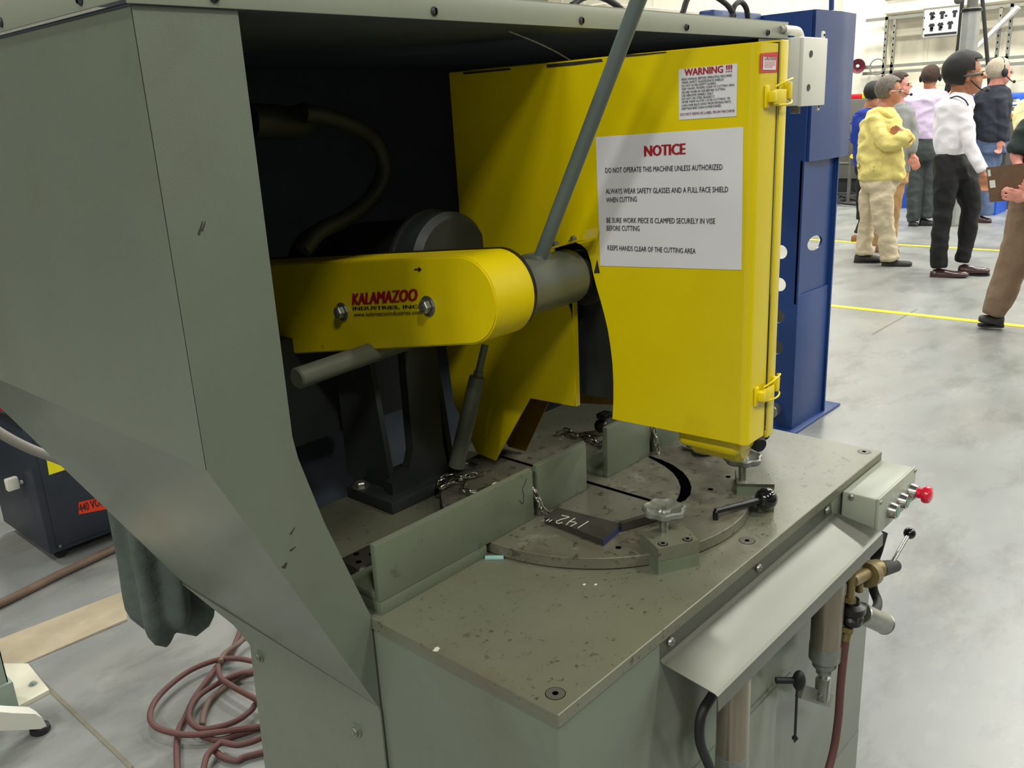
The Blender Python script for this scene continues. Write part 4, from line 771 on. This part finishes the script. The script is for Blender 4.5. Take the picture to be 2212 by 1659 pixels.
# air cylinders below the tray
def aircyl(lab, px, ybot, ytop, capz, z0):
    pass
def cylinder(lab, x, y, z_top, z_cap, r):
    t = thing('air_cylinder', lab, 'cylinder', (x, y, z_cap-.12), 'upright air cylinders under the tray')
    bm = B(); cyl(bm, (x, y, z_cap), (x, y, z_top), r, 40); obj('barrel', bm, 'tube_steel', t)
    bm = B(); lathe(bm, (x, y, z_cap+.004), (0, 0, -1), [(r*1.03, 0), (r*1.03, .030), (r*.82, .036), (r*.78, .046), (r*.5, .05), (r*.5, .062), (r*.3, .062)], 32); obj('end_cap', bm, 'cast_alu', t)
    bm = B(); cyl(bm, (x, y, z_cap-.07), (x, y, z_cap-.055), .008, 14); box(bm, (x-.010, y-.012, z_cap-.12), (x+.010, y+.012, z_cap-.07), .002); cyl(bm, (x-.014, y, z_cap-.108), (x+.014, y, z_cap-.108), .005, 12); obj('clevis', bm, 'zinc', t)
    return t
c = on(1, .56, 1783, 1395); c2 = on(1, .56, 1575, 1625)
cylinder('far upright air cylinder under the tray beside the red hose', c.x, .56, .815, c.z, .0285)
cylinder('near upright air cylinder under the tray with a black hose', c2.x, .555, .812, c2.z, .0255)
bm = B(); L = [(1540, 1500), (1515, 1545), (1512, 1600), (1530, 1650), (1560, 1720)]; tube(bm, [on(1, .55, *a) for a in L], .0075, 12); single('black_air_hose', bm, 'black_rubber', 'black air hose bowing beside the near air cylinder', 'hose')
ft = thing('pedal_link', 'small link bracket with a black knob below the far air cylinder', 'bracket', (c.x, .56, c.z-.15))
bm = B(); a, b_ = on(1, .57, 1728, 1492), on(1, .57, 1790, 1513); bar(bm, a, b_, .012, .026); obj('link_bar', bm, 'housing_paint', ft)
bm = B(); a = on(1, .56, 1726, 1470); ball(bm, a, .012, 16, sc=(1, 1, 1.7)); cyl(bm, a+V((-.03, .03, .004)), a, .006, 12); obj('link_knob', bm, 'black_rubber', ft)
bm = B(); a, b_ = on(1, .56, 1722, 1488), on(1, .56, 1717, 1600); cyl(bm, a, b_, .0026, 8); lathe(bm, b_, (b_-a), [(.0026, -.012), (.006, -.006), (0, .006)], 10); obj('pull_pin', bm, 'black', ft)
bm = B(); a, b_ = on(1, .601, 1707, 1452), on(1, .601, 1613, 1552); tube(bm, [a, b_], .0012, 6, smooth=0); obj('seam', bm, 'housing_paint', base, ang=None)
# valve, regulator and gauge at the far corner
vy = .53
VP = lambda x, y, yy=vy: on(1, yy, x, y)
va_ = thing('air_valve', 'brass hand valve with a ball-ended lever below the push-button box', 'valve', VP(1890, 1235))
bm = B(); cyl(bm, VP(1862, 1250)+V((0, .03, 0)), VP(1900, 1228), .019, 24, bev=.004); cyl(bm, VP(1872, 1243), VP(1882, 1238), .024, 24); cyl(bm, VP(1840, 1255), VP(1870, 1240), .012, 16); obj('valve_body', bm, 'brass', va_)
bm = B(); cyl(bm, VP(1898, 1230), VP(1935, 1222), .0165, 20, bev=.003, r2=.0125); cyl(bm, VP(1933, 1222), VP(1937, 1221), .006, 12); obj('valve_cap', bm, 'black_rubber', va_)
bm = B(); cyl(bm, VP(1926, 1218), VP(1960, 1160), .0045, 12); obj('lever', bm, 'chrome', va_)
bm = B(); ball(bm, VP(1965, 1152), .0125, 24); obj('ball_knob', bm, 'black_gloss', va_)
bm = B(); cyl(bm, VP(1836, 1300), VP(1840, 1240), .0075, 14); cyl(bm, VP(1836, 1300), VP(1837, 1290), .011, 6); cyl(bm, VP(1855, 1258), VP(1856, 1275), .008, 12); obj('pipe_nipple', bm, 'brass', va_)
rg = thing('air_regulator', 'black air regulator with a round chrome pressure gauge', 'regulator', VP(1840, 1340))
bm = B(); lathe(bm, VP(1838, 1350), (0, 0, 1), [(.012, 0), (.020, .006), (.022, .018), (.018, .024), (.024, .030), (.024, .042), (.014, .048), (.012, .056)], 24); box(bm, VP(1838, 1325)-V((.012, .018, .012)), VP(1838, 1325)+V((.035, .018, .012)), .004); obj('regulator_body', bm, 'black', rg)
g0, g1 = VP(1862, 1325)+V((0, 0, 0)), VP(1888, 1340)+V((0, -.02, 0)); bm = B(); cyl(bm, g0, g1, .0205, 32, bev=.002); gd = (g1-g0).normalized(); lathe(bm, g1-gd*.001, gd, [(.0205, 0), (.0215, .003), (.0175, .003), (.0175, .001), (0, .001)], 32); obj('gauge', bm, 'zinc', rg, label='round chrome pressure gauge')
bm = B(); cyl(bm, VP(1831, 1362), VP(1826, 1385), .0085, 14); cyl(bm, VP(1831, 1356), VP(1829, 1366), .011, 6); obj('hose_fitting', bm, 'brass', rg)
bm = B(); tube(bm, [VP(1827, 1380), VP(1822, 1420), VP(1816, 1480), VP(1810, 1560), VP(1796, 1640), VP(1760, 1760)], .0078, 12); single('red_air_hose', bm, 'hose_red', 'dull red air hose hanging straight down from the regulator', 'hose')
bm = B(); tube(bm, [VP(1908, 1150, .56), VP(1898, 1185, .56), VP(1886, 1225, .575), VP(1886, 1270, .575), VP(1896, 1300, .56), VP(1890, 1318, .545), VP(1870, 1322, .545)], .0095, 12); single('black_conduit', bm, 'black_rubber', 'thick black conduit looping down from the push-button box', 'conduit')
# junction box beyond the hood
jb = thing('junction_box', 'ivory plastic junction box with grey conduit at the hood far end', 'junction box', (2.08, .95, 1.6))
bm = B(); box(bm, (2.020, .930, 1.603), (2.150, .99, 1.752), .003); obj('box', bm, 'ivory', jb)
bm = B(); box(bm, (2.018, .922, 1.601), (2.146, .932, 1.750), .002); obj('lid', bm, 'ivory', jb)
for c_ in ((2.055, .921, 1.715), (2.050, .921, 1.642), ):
    bm = B(); lathe(bm, c_, (0, -1, 0), [(.0075, 0), (.0075, .001), (.004, .0012), (.002, .0005)], 16); obj('lid_screw', bm, 'dark_machine', jb)
for x, z in ((2.150, 1.758), (2.140, 1.598)):
    bm = B(); box(bm, (x-.016, .93, z-.009), (x, .935, z+.009), .003); lathe(bm, (x-.008, .9296, z), (0, -1, 0), [(.003, 0), (.003, .0003)], 12, mi=1); obj('mounting_ear', bm, ['ivory', 'hole'], jb)
bm = B(); a = on(1, .96, 1735, 82); tube(bm, [(2.0, .965, 1.768), (2.045, .965, 1.768), (2.075, .965, 1.766), (2.088, .965, 1.754)], .0105, 14); obj('conduit_elbow', bm, 'ivory', jb)
bm = B(); cyl(bm, (1.98, .965, 1.768), (2.05, .965, 1.768), .009, 14); obj('conduit_pipe', bm, 'hose_grey', jb)
bm = B(); c = on(1, .95, 1722, 234); cyl(bm, (c.x, .955, 1.585), (c.x, .955, 1.604), .0115, 12); obj('cable_gland', bm, 'hose_grey', jb)
# ================================================================ people
def remeshed(name, bm, m, parent, vox, org, smooth=2, disp=0, **tags):
    bmesh.ops.recalc_face_normals(bm, faces=bm.faces)
    me = bpy.data.meshes.new(name); bm.to_mesh(me); bm.free(); o = bpy.data.objects.new(name, me); COL.objects.link(o)
    md = o.modifiers.new('r', 'REMESH'); md.mode = 'VOXEL'; md.voxel_size = vox
    if smooth: s = o.modifiers.new('s', 'SMOOTH'); s.iterations = smooth; s.factor = .5
    bpy.context.view_layer.update(); dg = bpy.context.evaluated_depsgraph_get()
    me2 = bpy.data.meshes.new_from_object(o.evaluated_get(dg)); bpy.data.objects.remove(o); bpy.data.meshes.remove(me)
    if disp:
        for v in me2.vertices:
            p_ = v.co; n_ = 1.2-3.4*abs(noise.noise(V((p_.x*6, p_.y*6, p_.z*8+p_.x*4))))+.5*noise.noise(V((p_.x*16, p_.y*16, p_.z*20))); v.co = p_+v.normal*n_*disp
    for v in me2.vertices: v.co = v.co-org
    me2.polygons.foreach_set('use_smooth', [True]*len(me2.polygons)); me2.materials.clear(); me2.materials.append(M[m]); me2.name = name
    o = bpy.data.objects.new(name, me2); COL.objects.link(o)
    if parent: o.parent = parent; o.location = org-world_loc(parent)
    else: o.location = org
    for k, v in tags.items(): o[k] = v
    return o
def ering(bm, sts, R, D, n=20):                         # horizontal elliptic loft: (centre, half width along R, half depth along D)
    rings = [[bm.verts.new(c+R*(a*math.cos(t))+D*(b_*math.sin(t))) for t in [2*math.pi*k/n for k in range(n)]] for c, a, b_ in sts]
    for A_, B_ in zip(rings, rings[1:]):
        for k in range(n): bm.faces.new([A_[k], A_[(k+1) % n], B_[(k+1) % n], B_[k]])
    bm.faces.new(rings[0][::-1]); bm.faces.new(rings[-1])
def person(foot, label, face, sp):
    g = on(2, 0, *foot); D = V((g.x, g.y, 0)).normalized(); R = V((D.y, -D.x, 0)); X0 = g.copy()
    cdep = -(V((CX.z*1, CY.z*1, CZ.z*1)).dot(g-EYE)) if False else None
    camz = V((CX.z, CY.z, CZ.z)); dep = -(g-EYE).dot(camz); s = dep/F
    def P(x, y, dd=0):
        r = ray(x, y); p0 = X0+D*dd; t = (p0-EYE).dot(D)/r.dot(D); return EYE+r*t
    def chainpts(L): return [P(q[0], q[1], q[3] if len(q) > 3 else 0) for q in L], [q[2]*s for q in L]
    hx, hy, hh = sp['head'][:3]; hd = sp['head'][3] if len(sp['head']) > 3 else 0
    hc = P(hx, hy, hd); h = hh*s                                # head height in metres
    yaw = math.radians(face); Fd = R*math.cos(yaw)+D*math.sin(yaw); Sd = V((0, 0, 1)).cross(Fd)
    rt = Matrix((Fd, Sd, V((0, 0, 1)))).transposed()
    hp = lambda f, sd, u: hc+rt@V((f*h, sd*h, u*h))
    # ---- body: one continuous surface
    bm = B()
    ball(bm, hp(-.06, 0, .12), h*.40, 20, sc=(1.0, .80, .92), rot=rt); ball(bm, hp(.10, 0, -.12), h*.33, 18, sc=(.88, .80, 1.05), rot=rt)
    ball(bm, hp(.17, 0, -.30), h*.18, 14, sc=(1.05, .95, .75), rot=rt); ball(bm, hp(.30, 0, .06), h*.14, 12, sc=(.6, 1.5, .5), rot=rt)
    lathe(bm, hp(.33, 0, .06), rt@V((.75, 0, -.6)), [(h*.03, 0), (h*.045, h*.08), (h*.062, h*.15), (h*.03, h*.19), (0, h*.195)], 10)   # nose
    for q in (-.23, -.275): ball(bm, hp(.345, 0, q), h*.05, 10, sc=(.8, 1.7, .45), rot=rt)                       # lips
    for sg_ in (-1, 1):
        ball(bm, hp(-.02, sg_*.325, -.04), h*.10, 12, sc=(.62, .28, 1.0), rot=rt); ball(bm, hp(.2, sg_*.16, -.13), h*.13, 10, sc=(.8, .8, .9), rot=rt)
    neck = P(*sp['neck'][:2], hd*.6); tube(bm, [hp(-.06, 0, -.2), hp(-.07, 0, -.42), neck+V((0, 0, .0)), neck-V((0, 0, .08))], [h*.25, h*.235, h*.26, h*.32], 16, smooth=3)
    T = [(P(x, y, 0), w_*s, d_) for x, y, w_, d_ in sp['torso']]
    ering(bm, [(c, a*.8, d_*.8) for c, a, d_ in T], R, D)
    for L in sp['arms']:
        q, r = chainpts(L); tube(bm, q, [max(.022, x*.66) for x in r], 12, smooth=3)
    for L in sp['legs']:
        q, r = chainpts(L); tube(bm, q, [x*.72 for x in r], 12, smooth=3)
    for hnd in sp.get('hands', []):                              # wrist px, knuckle px, curl direction, size
        (wx, wy), (kx, ky), wd, dd = hnd[:4]; a, b_ = P(wx, wy, dd), P(kx, ky, dd); u = (b_-a).normalized(); side = u.cross(D).normalized()*(wd); pl = .095
        tube(bm, [a-u*.06, a, a+u*.03], [.030, .026, .030], 12, smooth=2)
        c = a+u*.055; ball(bm, c, .045, 14, sc=(1, .42, .95), rot=Matrix((side, D, u)).transposed())
        for k, (off, ln) in enumerate(((-.032, .062), (-.011, .074), (.011, .080), (.032, .068))):
            f0 = a+u*.085+side*off; curl = D*(-.35 if wd > 0 else .35)
            tube(bm, [f0, f0+u*ln*.45+side*off*.1, f0+u*ln*.8+side*off*.1+curl*.04, f0+u*ln+curl*.075], [.0095, .009, .0085, .007], 8, smooth=2, round_end=True)
        t0 = a+u*.03+side*.035; tube(bm, [t0, t0+side*.022+u*.026, t0+side*.026+u*.052], [.012, .010, .0085], 8, smooth=2, round_end=True)
    body = remeshed('person', bm, sp.get('skin', 'skin'), None, .0085, X0, 1); body['label'] = label; body['category'] = 'person'
    # ---- clothing
    bm = B(); ering(bm, [(c, a, d_) for c, a, d_ in T], R, D)
    for L in sp['arms']:
        L2 = L[:sp['sleeve']] if sp.get('sleeve') else L; q, r = chainpts(L2); tube(bm, q, r, 14, smooth=3)
    remeshed(sp.get('top_name', 'shirt'), bm, sp['top'], body, .014, X0, 1, sp.get('fold', .008))
    for L, m_ in sp.get('collars', []):
        bm = B(); q, r = chainpts(L); tube(bm, q, r, 10, smooth=3); obj('collar', bm, m_, body, origin=X0, ang=60)
    bm = B()
    for L in sp['legs']: q, r = chainpts(L); tube(bm, q, r, 14, smooth=3)
    if 'hips' in sp: ering(bm, [(P(x, y, 0), w_*s, d_) for x, y, w_, d_ in sp['hips']], R, D)
    remeshed('trousers', bm, sp['bottom'], body, .014, X0, 1, sp.get('tfold', .007))
    for (x0, y0_, x1, y1_, dd, m_) in sp.get('shoes', []):        # heel px, toe px
        a, b_ = P(x0, y0_, dd), P(x1, y1_, dd); u = (b_-a); ln = u.length; u.normalize(); up = V((0, 0, 1)); sd = up.cross(u).normalized()
        bm = B(); n = 14; rings = []
        for f_, hw, ht in ((0, .028, .055), (.04, .036, .075), (.2, .038, .085), (.4, .037, .07), (.6, .046, .052), (.8, .048, .044), (.93, .036, .036), (1, .012, .022)):
            rings.append([bm.verts.new(a+u*ln*f_+sd*hw*math.cos(t)+up*(max(0, math.sin(t))*ht*.95+min(0, math.sin(t))*.012+.012)) for t in [2*math.pi*k/n for k in range(n)]])
        for A_, B_ in zip(rings, rings[1:]):
            for k in range(n): bm.faces.new([A_[k], A_[(k+1) % n], B_[(k+1) % n], B_[k]])
        bm.faces.new(rings[0][::-1]); bm.faces.new(rings[-1]); sh_ = obj('shoe', bm, m_, body, ang=60)
        bm = B(); prism(bm, 2, 0, .014, [((a+u*ln*f_+sd*hw*1.08).x, (a+u*ln*f_+sd*hw*1.08).y) for f_, hw in ((-.02, .02), (.1, .036), (.4, .037), (.7, .048), (.95, .034), (1.01, .01))]+[((a+u*ln*f_-sd*hw*1.08).x, (a+u*ln*f_-sd*hw*1.08).y) for f_, hw in ((1.01, .01), (.95, .034), (.7, .048), (.4, .037), (.1, .036), (-.02, .02))])
        bmesh.ops.translate(bm, vec=(0, 0, min(a.z, b_.z)-.002), verts=bm.verts); obj('sole', bm, 'black_rubber', sh_)
    # ---- hair, eyes, headgear
    if sp.get('hair'):
        bm = B(); vol = sp.get('hairvol', 1.0)
        t = bmesh.new(); bmesh.ops.create_uvsphere(t, u_segments=30, v_segments=20, radius=h*.425)
        for v in t.verts:
            q = v.co.copy(); k = 1+(vol-1)*max(0, q.z/(h*.43)*.6+.5)+.05*noise.noise(q*26+V((hx, 0, 0))); v.co = V((q.x*k*.99, q.y*k*.82, q.z*k*.94))
        cut = [f for f in t.faces if (lambda c: c.x > h*(.20+sp.get('fringe', 0)) and c.z < h*.24 or c.x > h*.02 and c.z < -h*.02 or c.z < -h*(.30))(f.calc_center_median())]
        bmesh.ops.delete(t, geom=cut, context='FACES'); bmesh.ops.solidify(t, geom=list(t.faces), thickness=-.012)
        bmesh.ops.transform(t, matrix=Matrix.Translation(hp(-.07, 0, .13)) @ rt.to_4x4(), verts=t.verts); add(bm, t)
        obj('hair', bm, sp['hair'], body, ang=70)
    bm = B()
    for sg_ in (-1, 1): ball(bm, hp(.335, sg_*.145, .02), h*.035, 10)
    obj('eyes', bm, 'hair_black', body)
    bm = B()
    for sg_ in (-1, 1): box(bm, hp(.355, sg_*.15, .09)-V((.012, .012, .003)), hp(.355, sg_*.15, .09)+V((.012, .012, .003)), .002)
    obj('eyebrows', bm, sp.get('hair') or 'hair_grey', body)
    if sp.get('glasses'):
        bm = B()
        for sg_ in (-1, 1):
            tube(bm, [hp(.0, sg_*.345, .03), hp(.2, sg_*.33, .04), hp(.36, sg_*.28, .03)], h*.018, 6)
            ball(bm, hp(.37, sg_*.15, .01), h*.10, 12, sc=(.25, 1.25, .8), rot=rt)
        gl = obj('safety_glasses', bm, sp['glasses'], body)
    if sp.get('muffs'):
        bm = B(); tube(bm, [hp(-.02, math.sin(t)*.36, math.cos(t)*.44+.1) if not sp['muffs'] == 'neck' else hp(-.06-.36*math.cos(t), math.sin(t)*.37, -.12) for t in [math.radians(-95+k*19) for k in range(11)]], h*.035, 8)
        for sg_ in (-1, 1): ball(bm, hp(0, sg_*.40, -.02), h*.15, 14, sc=(.8, .5, 1.1), rot=rt)
        obj('ear_muffs', bm, 'black_rubber', body)
    if sp.get('strap'):
        bm = B(); tube(bm, [hp(-.05+.40*math.cos(t), .36*math.sin(t), .02+.04*math.cos(t)) for t in [math.radians(20+k*16) for k in range(21)]], h*.03, 8); obj('headband', bm, sp['strap'], body)
    if sp.get('mic'):
        bm = B(); tube(bm, [hp(.05, -.36, -.1), hp(.3, -.34, -.32), hp(.46, -.2, -.34)], h*.02, 6); ball(bm, hp(.48, -.18, -.35), h*.06, 8); obj('microphone', bm, 'black_rubber', body)
    if sp.get('lanyard'):
        q, r = chainpts(sp['lanyard']); bm = B(); tube(bm, q, .006, 6); obj('lanyard', bm, 'cloth_navy', body)
    return body, P, s
K = dict
# yellow jacket, arms crossed, looking right
yj, P_, s_ = person((1905, 572), 'person with grey hair in a pale yellow jacket and khaki trousers, arms crossed', 2, K(
    head=(1923, 199, 56), neck=(1912, 232), skin='skin_tan', hair='hair_grey', hairvol=1.06, glasses='lens', top='cloth_yellow', top_name='jacket', bottom='cloth_khaki', fold=.016, tfold=.014,
    torso=[(1908, 234, 17, .08), (1903, 246, 30, .14), (1900, 270, 37, .17), (1901, 305, 41, .18), (1902, 345, 45, .18), (1903, 375, 46, .18), (1904, 388, 45, .175)],
    arms=[[(1888, 256, 15, -.12), (1896, 282, 15, -.18), (1918, 312, 14, -.22), (1944, 303, 12, -.26), (1968, 288, 11, -.24)], [(1925, 254, 13, .10), (1940, 280, 13, .02), (1962, 302, 12, -.10), (1950, 300, 11, -.20), (1938, 291, 8, -.24)]],
    legs=[[(1884, 380, 20, .06), (1876, 430, 18, .08), (1872, 480, 15, .10), (1868, 530, 16, .12), (1866, 549, 17, .12)], [(1910, 380, 24, -.06), (1906, 430, 23, -.08), (1908, 480, 19, -.08), (1918, 530, 17, -.06), (1922, 560, 18, -.05)]],
    hips=[(1902, 372, 40, .16), (1900, 400, 37, .16), (1898, 412, 30, .13)],
    shoes=[(1845, 566, 1904, 563, .12, 'shoe_dark'), (1903, 580, 1970, 574, -.05, 'shoe_dark')], hands=[((1958, 296), (1950, 291), 1, -.22)],
    collars=[([(1895, 236, 5, -.03), (1910, 242, 5, -.13), (1924, 252, 4, -.12), (1932, 246, 4, -.04)], 'cloth_yellow')]))
# person with brown hair behind yellow jacket
person((1925, 545), 'person with short brown hair, hand hanging, mostly hidden behind the yellow jacket', -8, K(
    head=(1944, 186, 50), neck=(1938, 218), skin='skin_pink', hair='hair_brown', hairvol=1.02, mic=True, top='cloth_grey', bottom='cloth_tan',
    torso=[(1940, 222, 14, .07), (1942, 234, 28, .12), (1940, 262, 34, .15), (1936, 300, 33, .15), (1930, 345, 32, .15), (1928, 372, 33, .15)],
    arms=[[(1962, 244, 12, -.05), (1972, 285, 10, -.06), (1972, 315, 9, -.08), (1970, 330, 8, -.08)], [(1918, 244, 11, .05), (1912, 290, 10, .05), (1908, 330, 8, 0)]],
    legs=[[(1918, 365, 20, .05), (1912, 430, 17, .05), (1900, 485, 14, .05), (1898, 530, 13, .05)], [(1938, 365, 20, -.02), (1930, 430, 18, -.02), (1926, 480, 13, 0), (1922, 532, 13, 0)]],
    hips=[(1928, 360, 32, .14), (1928, 395, 30, .14)], shoes=[(1890, 547, 1942, 546, 0, 'shoe_tan')], hands=[((1972, 334), (1976, 350), -1, -.08)]))
# blue polo
person((1856, 522), 'person in a blue polo shirt and black trousers beside the blue press, seen from behind', 60, K(
    head=(1888, 203, 46), neck=(1880, 228), hair='hair_black', strap='black_rubber', top='cloth_blue', bottom='cloth_black', sleeve=3, skin='skin_tan',
    torso=[(1880, 232, 14, .07), (1878, 242, 28, .12), (1876, 270, 30, .14), (1874, 310, 28, .14), (1874, 345, 28, .14), (1876, 360, 28, .14)],
    arms=[[(1855, 250, 12, -.02), (1850, 285, 11, -.02), (1849, 308, 10, -.02), (1853, 335, 7, -.02), (1862, 355, 6, -.04)], [(1900, 250, 11, .05), (1904, 290, 10, .05), (1902, 320, 8, 0)]],
    legs=[[(1866, 352, 16, 0), (1864, 410, 14, 0), (1862, 455, 11, 0), (1860, 475, 11, 0)], [(1884, 352, 16, .05), (1880, 420, 14, .05), (1866, 480, 11, .1), (1858, 505, 13, .1)]],
    hips=[(1875, 345, 27, .13), (1875, 375, 26, .13)], shoes=[(1838, 524, 1878, 520, .0, 'shoe_tan')], hands=[((1862, 355), (1866, 368), -1, -.04)]))
# lilac shirt
person((1992, 488), 'person in a lilac shirt and dark grey trousers with ear muffs, seen from behind', 80, K(
    head=(2010, 168, 46), neck=(2011, 197), skin='skin_tan', hair='hair_brown', muffs=True, top='cloth_lilac', bottom='cloth_charcoal',
    torso=[(2010, 192, 13, .07), (2006, 201, 34, .12), (2000, 215, 45, .16), (1999, 250, 37, .17), (1996, 290, 31, .17), (1995, 300, 31, .17)],
    arms=[[(1965, 212, 14, 0), (1960, 245, 11, 0), (1962, 275, 9, -.06), (1972, 292, 8, -.12)], [(2040, 212, 14, 0), (2048, 245, 12, 0), (2052, 285, 10, 0), (2050, 300, 9, -.04)]],
    legs=[[(1982, 298, 20, 0), (1977, 350, 17, 0), (1974, 410, 15, 0), (1972, 478, 12, 0)], [(2008, 298, 21, .04), (2009, 350, 18, .04), (2006, 410, 15, .04), (2002, 470, 14, .04)]],
    hips=[(1995, 292, 31, .16), (1995, 330, 32, .16), (1993, 345, 28, .13)], shoes=[(1962, 489, 1985, 489, -.02, 'shoe_dark'), (1985, 486, 2020, 486, .04, 'shoe_dark')],
    hands=[((1974, 294), (1980, 300), 1, -.12)]))
# white shirt, walking right
person((2060, 597), 'person with black hair in a white shirt and black trousers, walking to the right', 12, K(
    head=(2086, 165, 82), neck=(2074, 206), skin='skin_tan', hair='hair_black', hairvol=1.16, strap='machine_grey', mic=True, top='cloth_white', bottom='cloth_black',
    torso=[(2076, 198, 14, .08), (2070, 210, 27, .12), (2062, 225, 36, .16), (2060, 260, 36, .17), (2056, 300, 35, .17), (2053, 325, 30, .16), (2054, 336, 28, .15)],
    arms=[[(2082, 232, 14, -.1), (2090, 275, 13, -.16), (2094, 312, 12, -.18), (2108, 342, 11, -.2), (2123, 368, 10, -.2)], [(2042, 232, 13, .1), (2034, 275, 12, .14), (2040, 310, 10, .12), (2050, 325, 9, .1)]],
    legs=[[(2046, 335, 26, -.05), (2044, 390, 25, -.08), (2038, 450, 19, -.08), (2030, 520, 17, -.06), (2027, 578, 17, -.05)], [(2068, 335, 24, .04), (2084, 390, 26, .06), (2096, 450, 20, .08), (2088, 510, 17, .08), (2078, 565, 14, .08)]],
    hips=[(2055, 332, 30, .15), (2058, 365, 38, .16), (2060, 385, 36, .14)], shoes=[(2008, 602, 2092, 598, -.05, 'shoe_brown'), (2068, 592, 2138, 590, .09, 'shoe_brown')],
    hands=[((2122, 374), (2128, 398), 1, -.2)], lanyard=[(2052, 212, 1, -.12), (2068, 208, 1, -.14), (2084, 216, 1, -.16), (2092, 228, 1, -.17)]))
# navy jacket
person((2130, 481), 'person with silver hair in a navy jacket and jeans wearing ear muffs, back turned', 25, K(
    head=(2160, 157, 54), neck=(2150, 186), skin='skin_pink', hair='hair_silver', muffs=True, glasses='lens', mic=True, top='cloth_navy', top_name='jacket', bottom='cloth_jeans',
    torso=[(2152, 184, 14, .09), (2146, 196, 31, .14), (2140, 220, 40, .19), (2137, 260, 38, .2), (2140, 295, 36, .19), (2144, 305, 33, .18)],
    arms=[[(2120, 212, 13, 0), (2108, 250, 12, -.02), (2104, 285, 11, -.04), (2110, 298, 9, -.08)], [(2160, 212, 13, -.12), (2164, 250, 12, -.14), (2165, 285, 11, -.14), (2162, 300, 10, -.14)]],
    legs=[[(2126, 300, 22, 0), (2128, 350, 20, 0), (2130, 410, 17, 0), (2128, 465, 14, 0)], [(2146, 300, 22, .1), (2140, 350, 20, .1), (2130, 410, 17, .1), (2130, 462, 14, .1)]],
    hips=[(2137, 298, 34, .16), (2137, 330, 33, .16)], shoes=[(2112, 482, 2142, 480, 0, 'shoe_brown')], hands=[((2161, 302), (2159, 311), 1, -.14)]))
# rightmost, clipboard
cp, P_, s_ = person((2150, 712), 'person in a dark green T-shirt and brown trousers holding a clipboard at the right edge', 150, K(
    head=(2292, 190, 80), neck=(2288, 240), skin='skin_pink', hair='hair_brown', top='cloth_green', bottom='cloth_brown', sleeve=3,
    torso=[(2288, 236, 22, .09), (2284, 252, 55, .14), (2280, 290, 66, .19), (2276, 340, 62, .19), (2272, 400, 60, .19), (2270, 440, 60, .19)],
    arms=[[(2232, 268, 22, -.05), (2210, 305, 24, -.08), (2198, 334, 22, -.1), (2198, 350, 14, -.14), (2212, 395, 11, -.24), (2216, 412, 9, -.26)], [(2330, 270, 20, 0), (2340, 330, 18, -.1), (2310, 380, 13, -.3), (2270, 400, 10, -.36)]],
    legs=[[(2226, 430, 36, 0), (2212, 490, 34, 0), (2192, 560, 32, .02), (2162, 640, 27, .02), (2146, 678, 22, .02)], [(2290, 430, 38, -.05), (2290, 520, 34, -.08), (2290, 620, 28, -.08), (2290, 730, 24, -.06)]],
    hips=[(2262, 425, 64, .18), (2262, 470, 62, .17)], shoes=[(2168, 706, 2113, 694, .02, 'shoe_dark'), (2270, 760, 2340, 765, -.06, 'shoe_dark')],
    hands=[((2222, 428), (2202, 424), -1, -.30), ((2270, 400), (2250, 398), 1, -.36)]))
cbd = thing('clipboard', 'brown clipboard held low at the right edge of the picture', 'clipboard', P_(2180, 432, -.28))
q = [P_(2130, 362, -.26), P_(2216, 352, -.26), P_(2222, 430, -.26), P_(2138, 437, -.26)]
nn = (q[1]-q[0]).cross(q[3]-q[0]).normalized(); nn = nn if nn.dot(EYE-q[0]) < 0 else -nn
bm = B(); quadplate(bm, q, nn, .004); obj('board', bm, 'clipboard', cbd)
for (x, y, w_, h_) in ((2133, 367, 5, 13), (2137, 390, 10, 15)):
    bm = B(); u = (q[1]-q[0]).normalized(); v_ = (q[3]-q[0]).normalized(); a = P_(x, y, -.262)-nn*.0015; quadplate(bm, [a, a+u*w_*s_, a+u*w_*s_+v_*h_*s_, a+v_*h_*s_], nn, .001); obj('clip_rivet', bm, 'ivory', cbd)
# sliver of a further person
person((2218, 540), 'person in a pale yellow top at the right edge, behind the dark green T-shirt', 60, K(
    head=(2248, 175, 56), neck=(2246, 205), hair='hair_brown', top='cloth_pale', bottom='cloth_charcoal',
    torso=[(2246, 206, 15, .08), (2242, 218, 34, .13), (2240, 250, 42, .17), (2238, 300, 40, .17), (2236, 345, 40, .17)],
    arms=[[(2208, 232, 14, 0), (2202, 270, 12, 0), (2206, 310, 10, -.03), (2216, 330, 9, -.08)], [(2276, 232, 14, 0), (2282, 280, 12, 0), (2280, 320, 10, 0)]],
    legs=[[(2224, 340, 22, 0), (2222, 420, 18, 0), (2222, 525, 14, 0)], [(2250, 340, 22, 0), (2252, 420, 18, 0), (2252, 525, 14, 0)]],
    hips=[(2237, 338, 38, .15), (2237, 370, 36, .15)], shoes=[(2205, 541, 2240, 541, 0, 'shoe_dark'), (2240, 541, 2275, 541, .02, 'shoe_dark')]))
# trailing: names in the outliner keep Blender's own suffixes
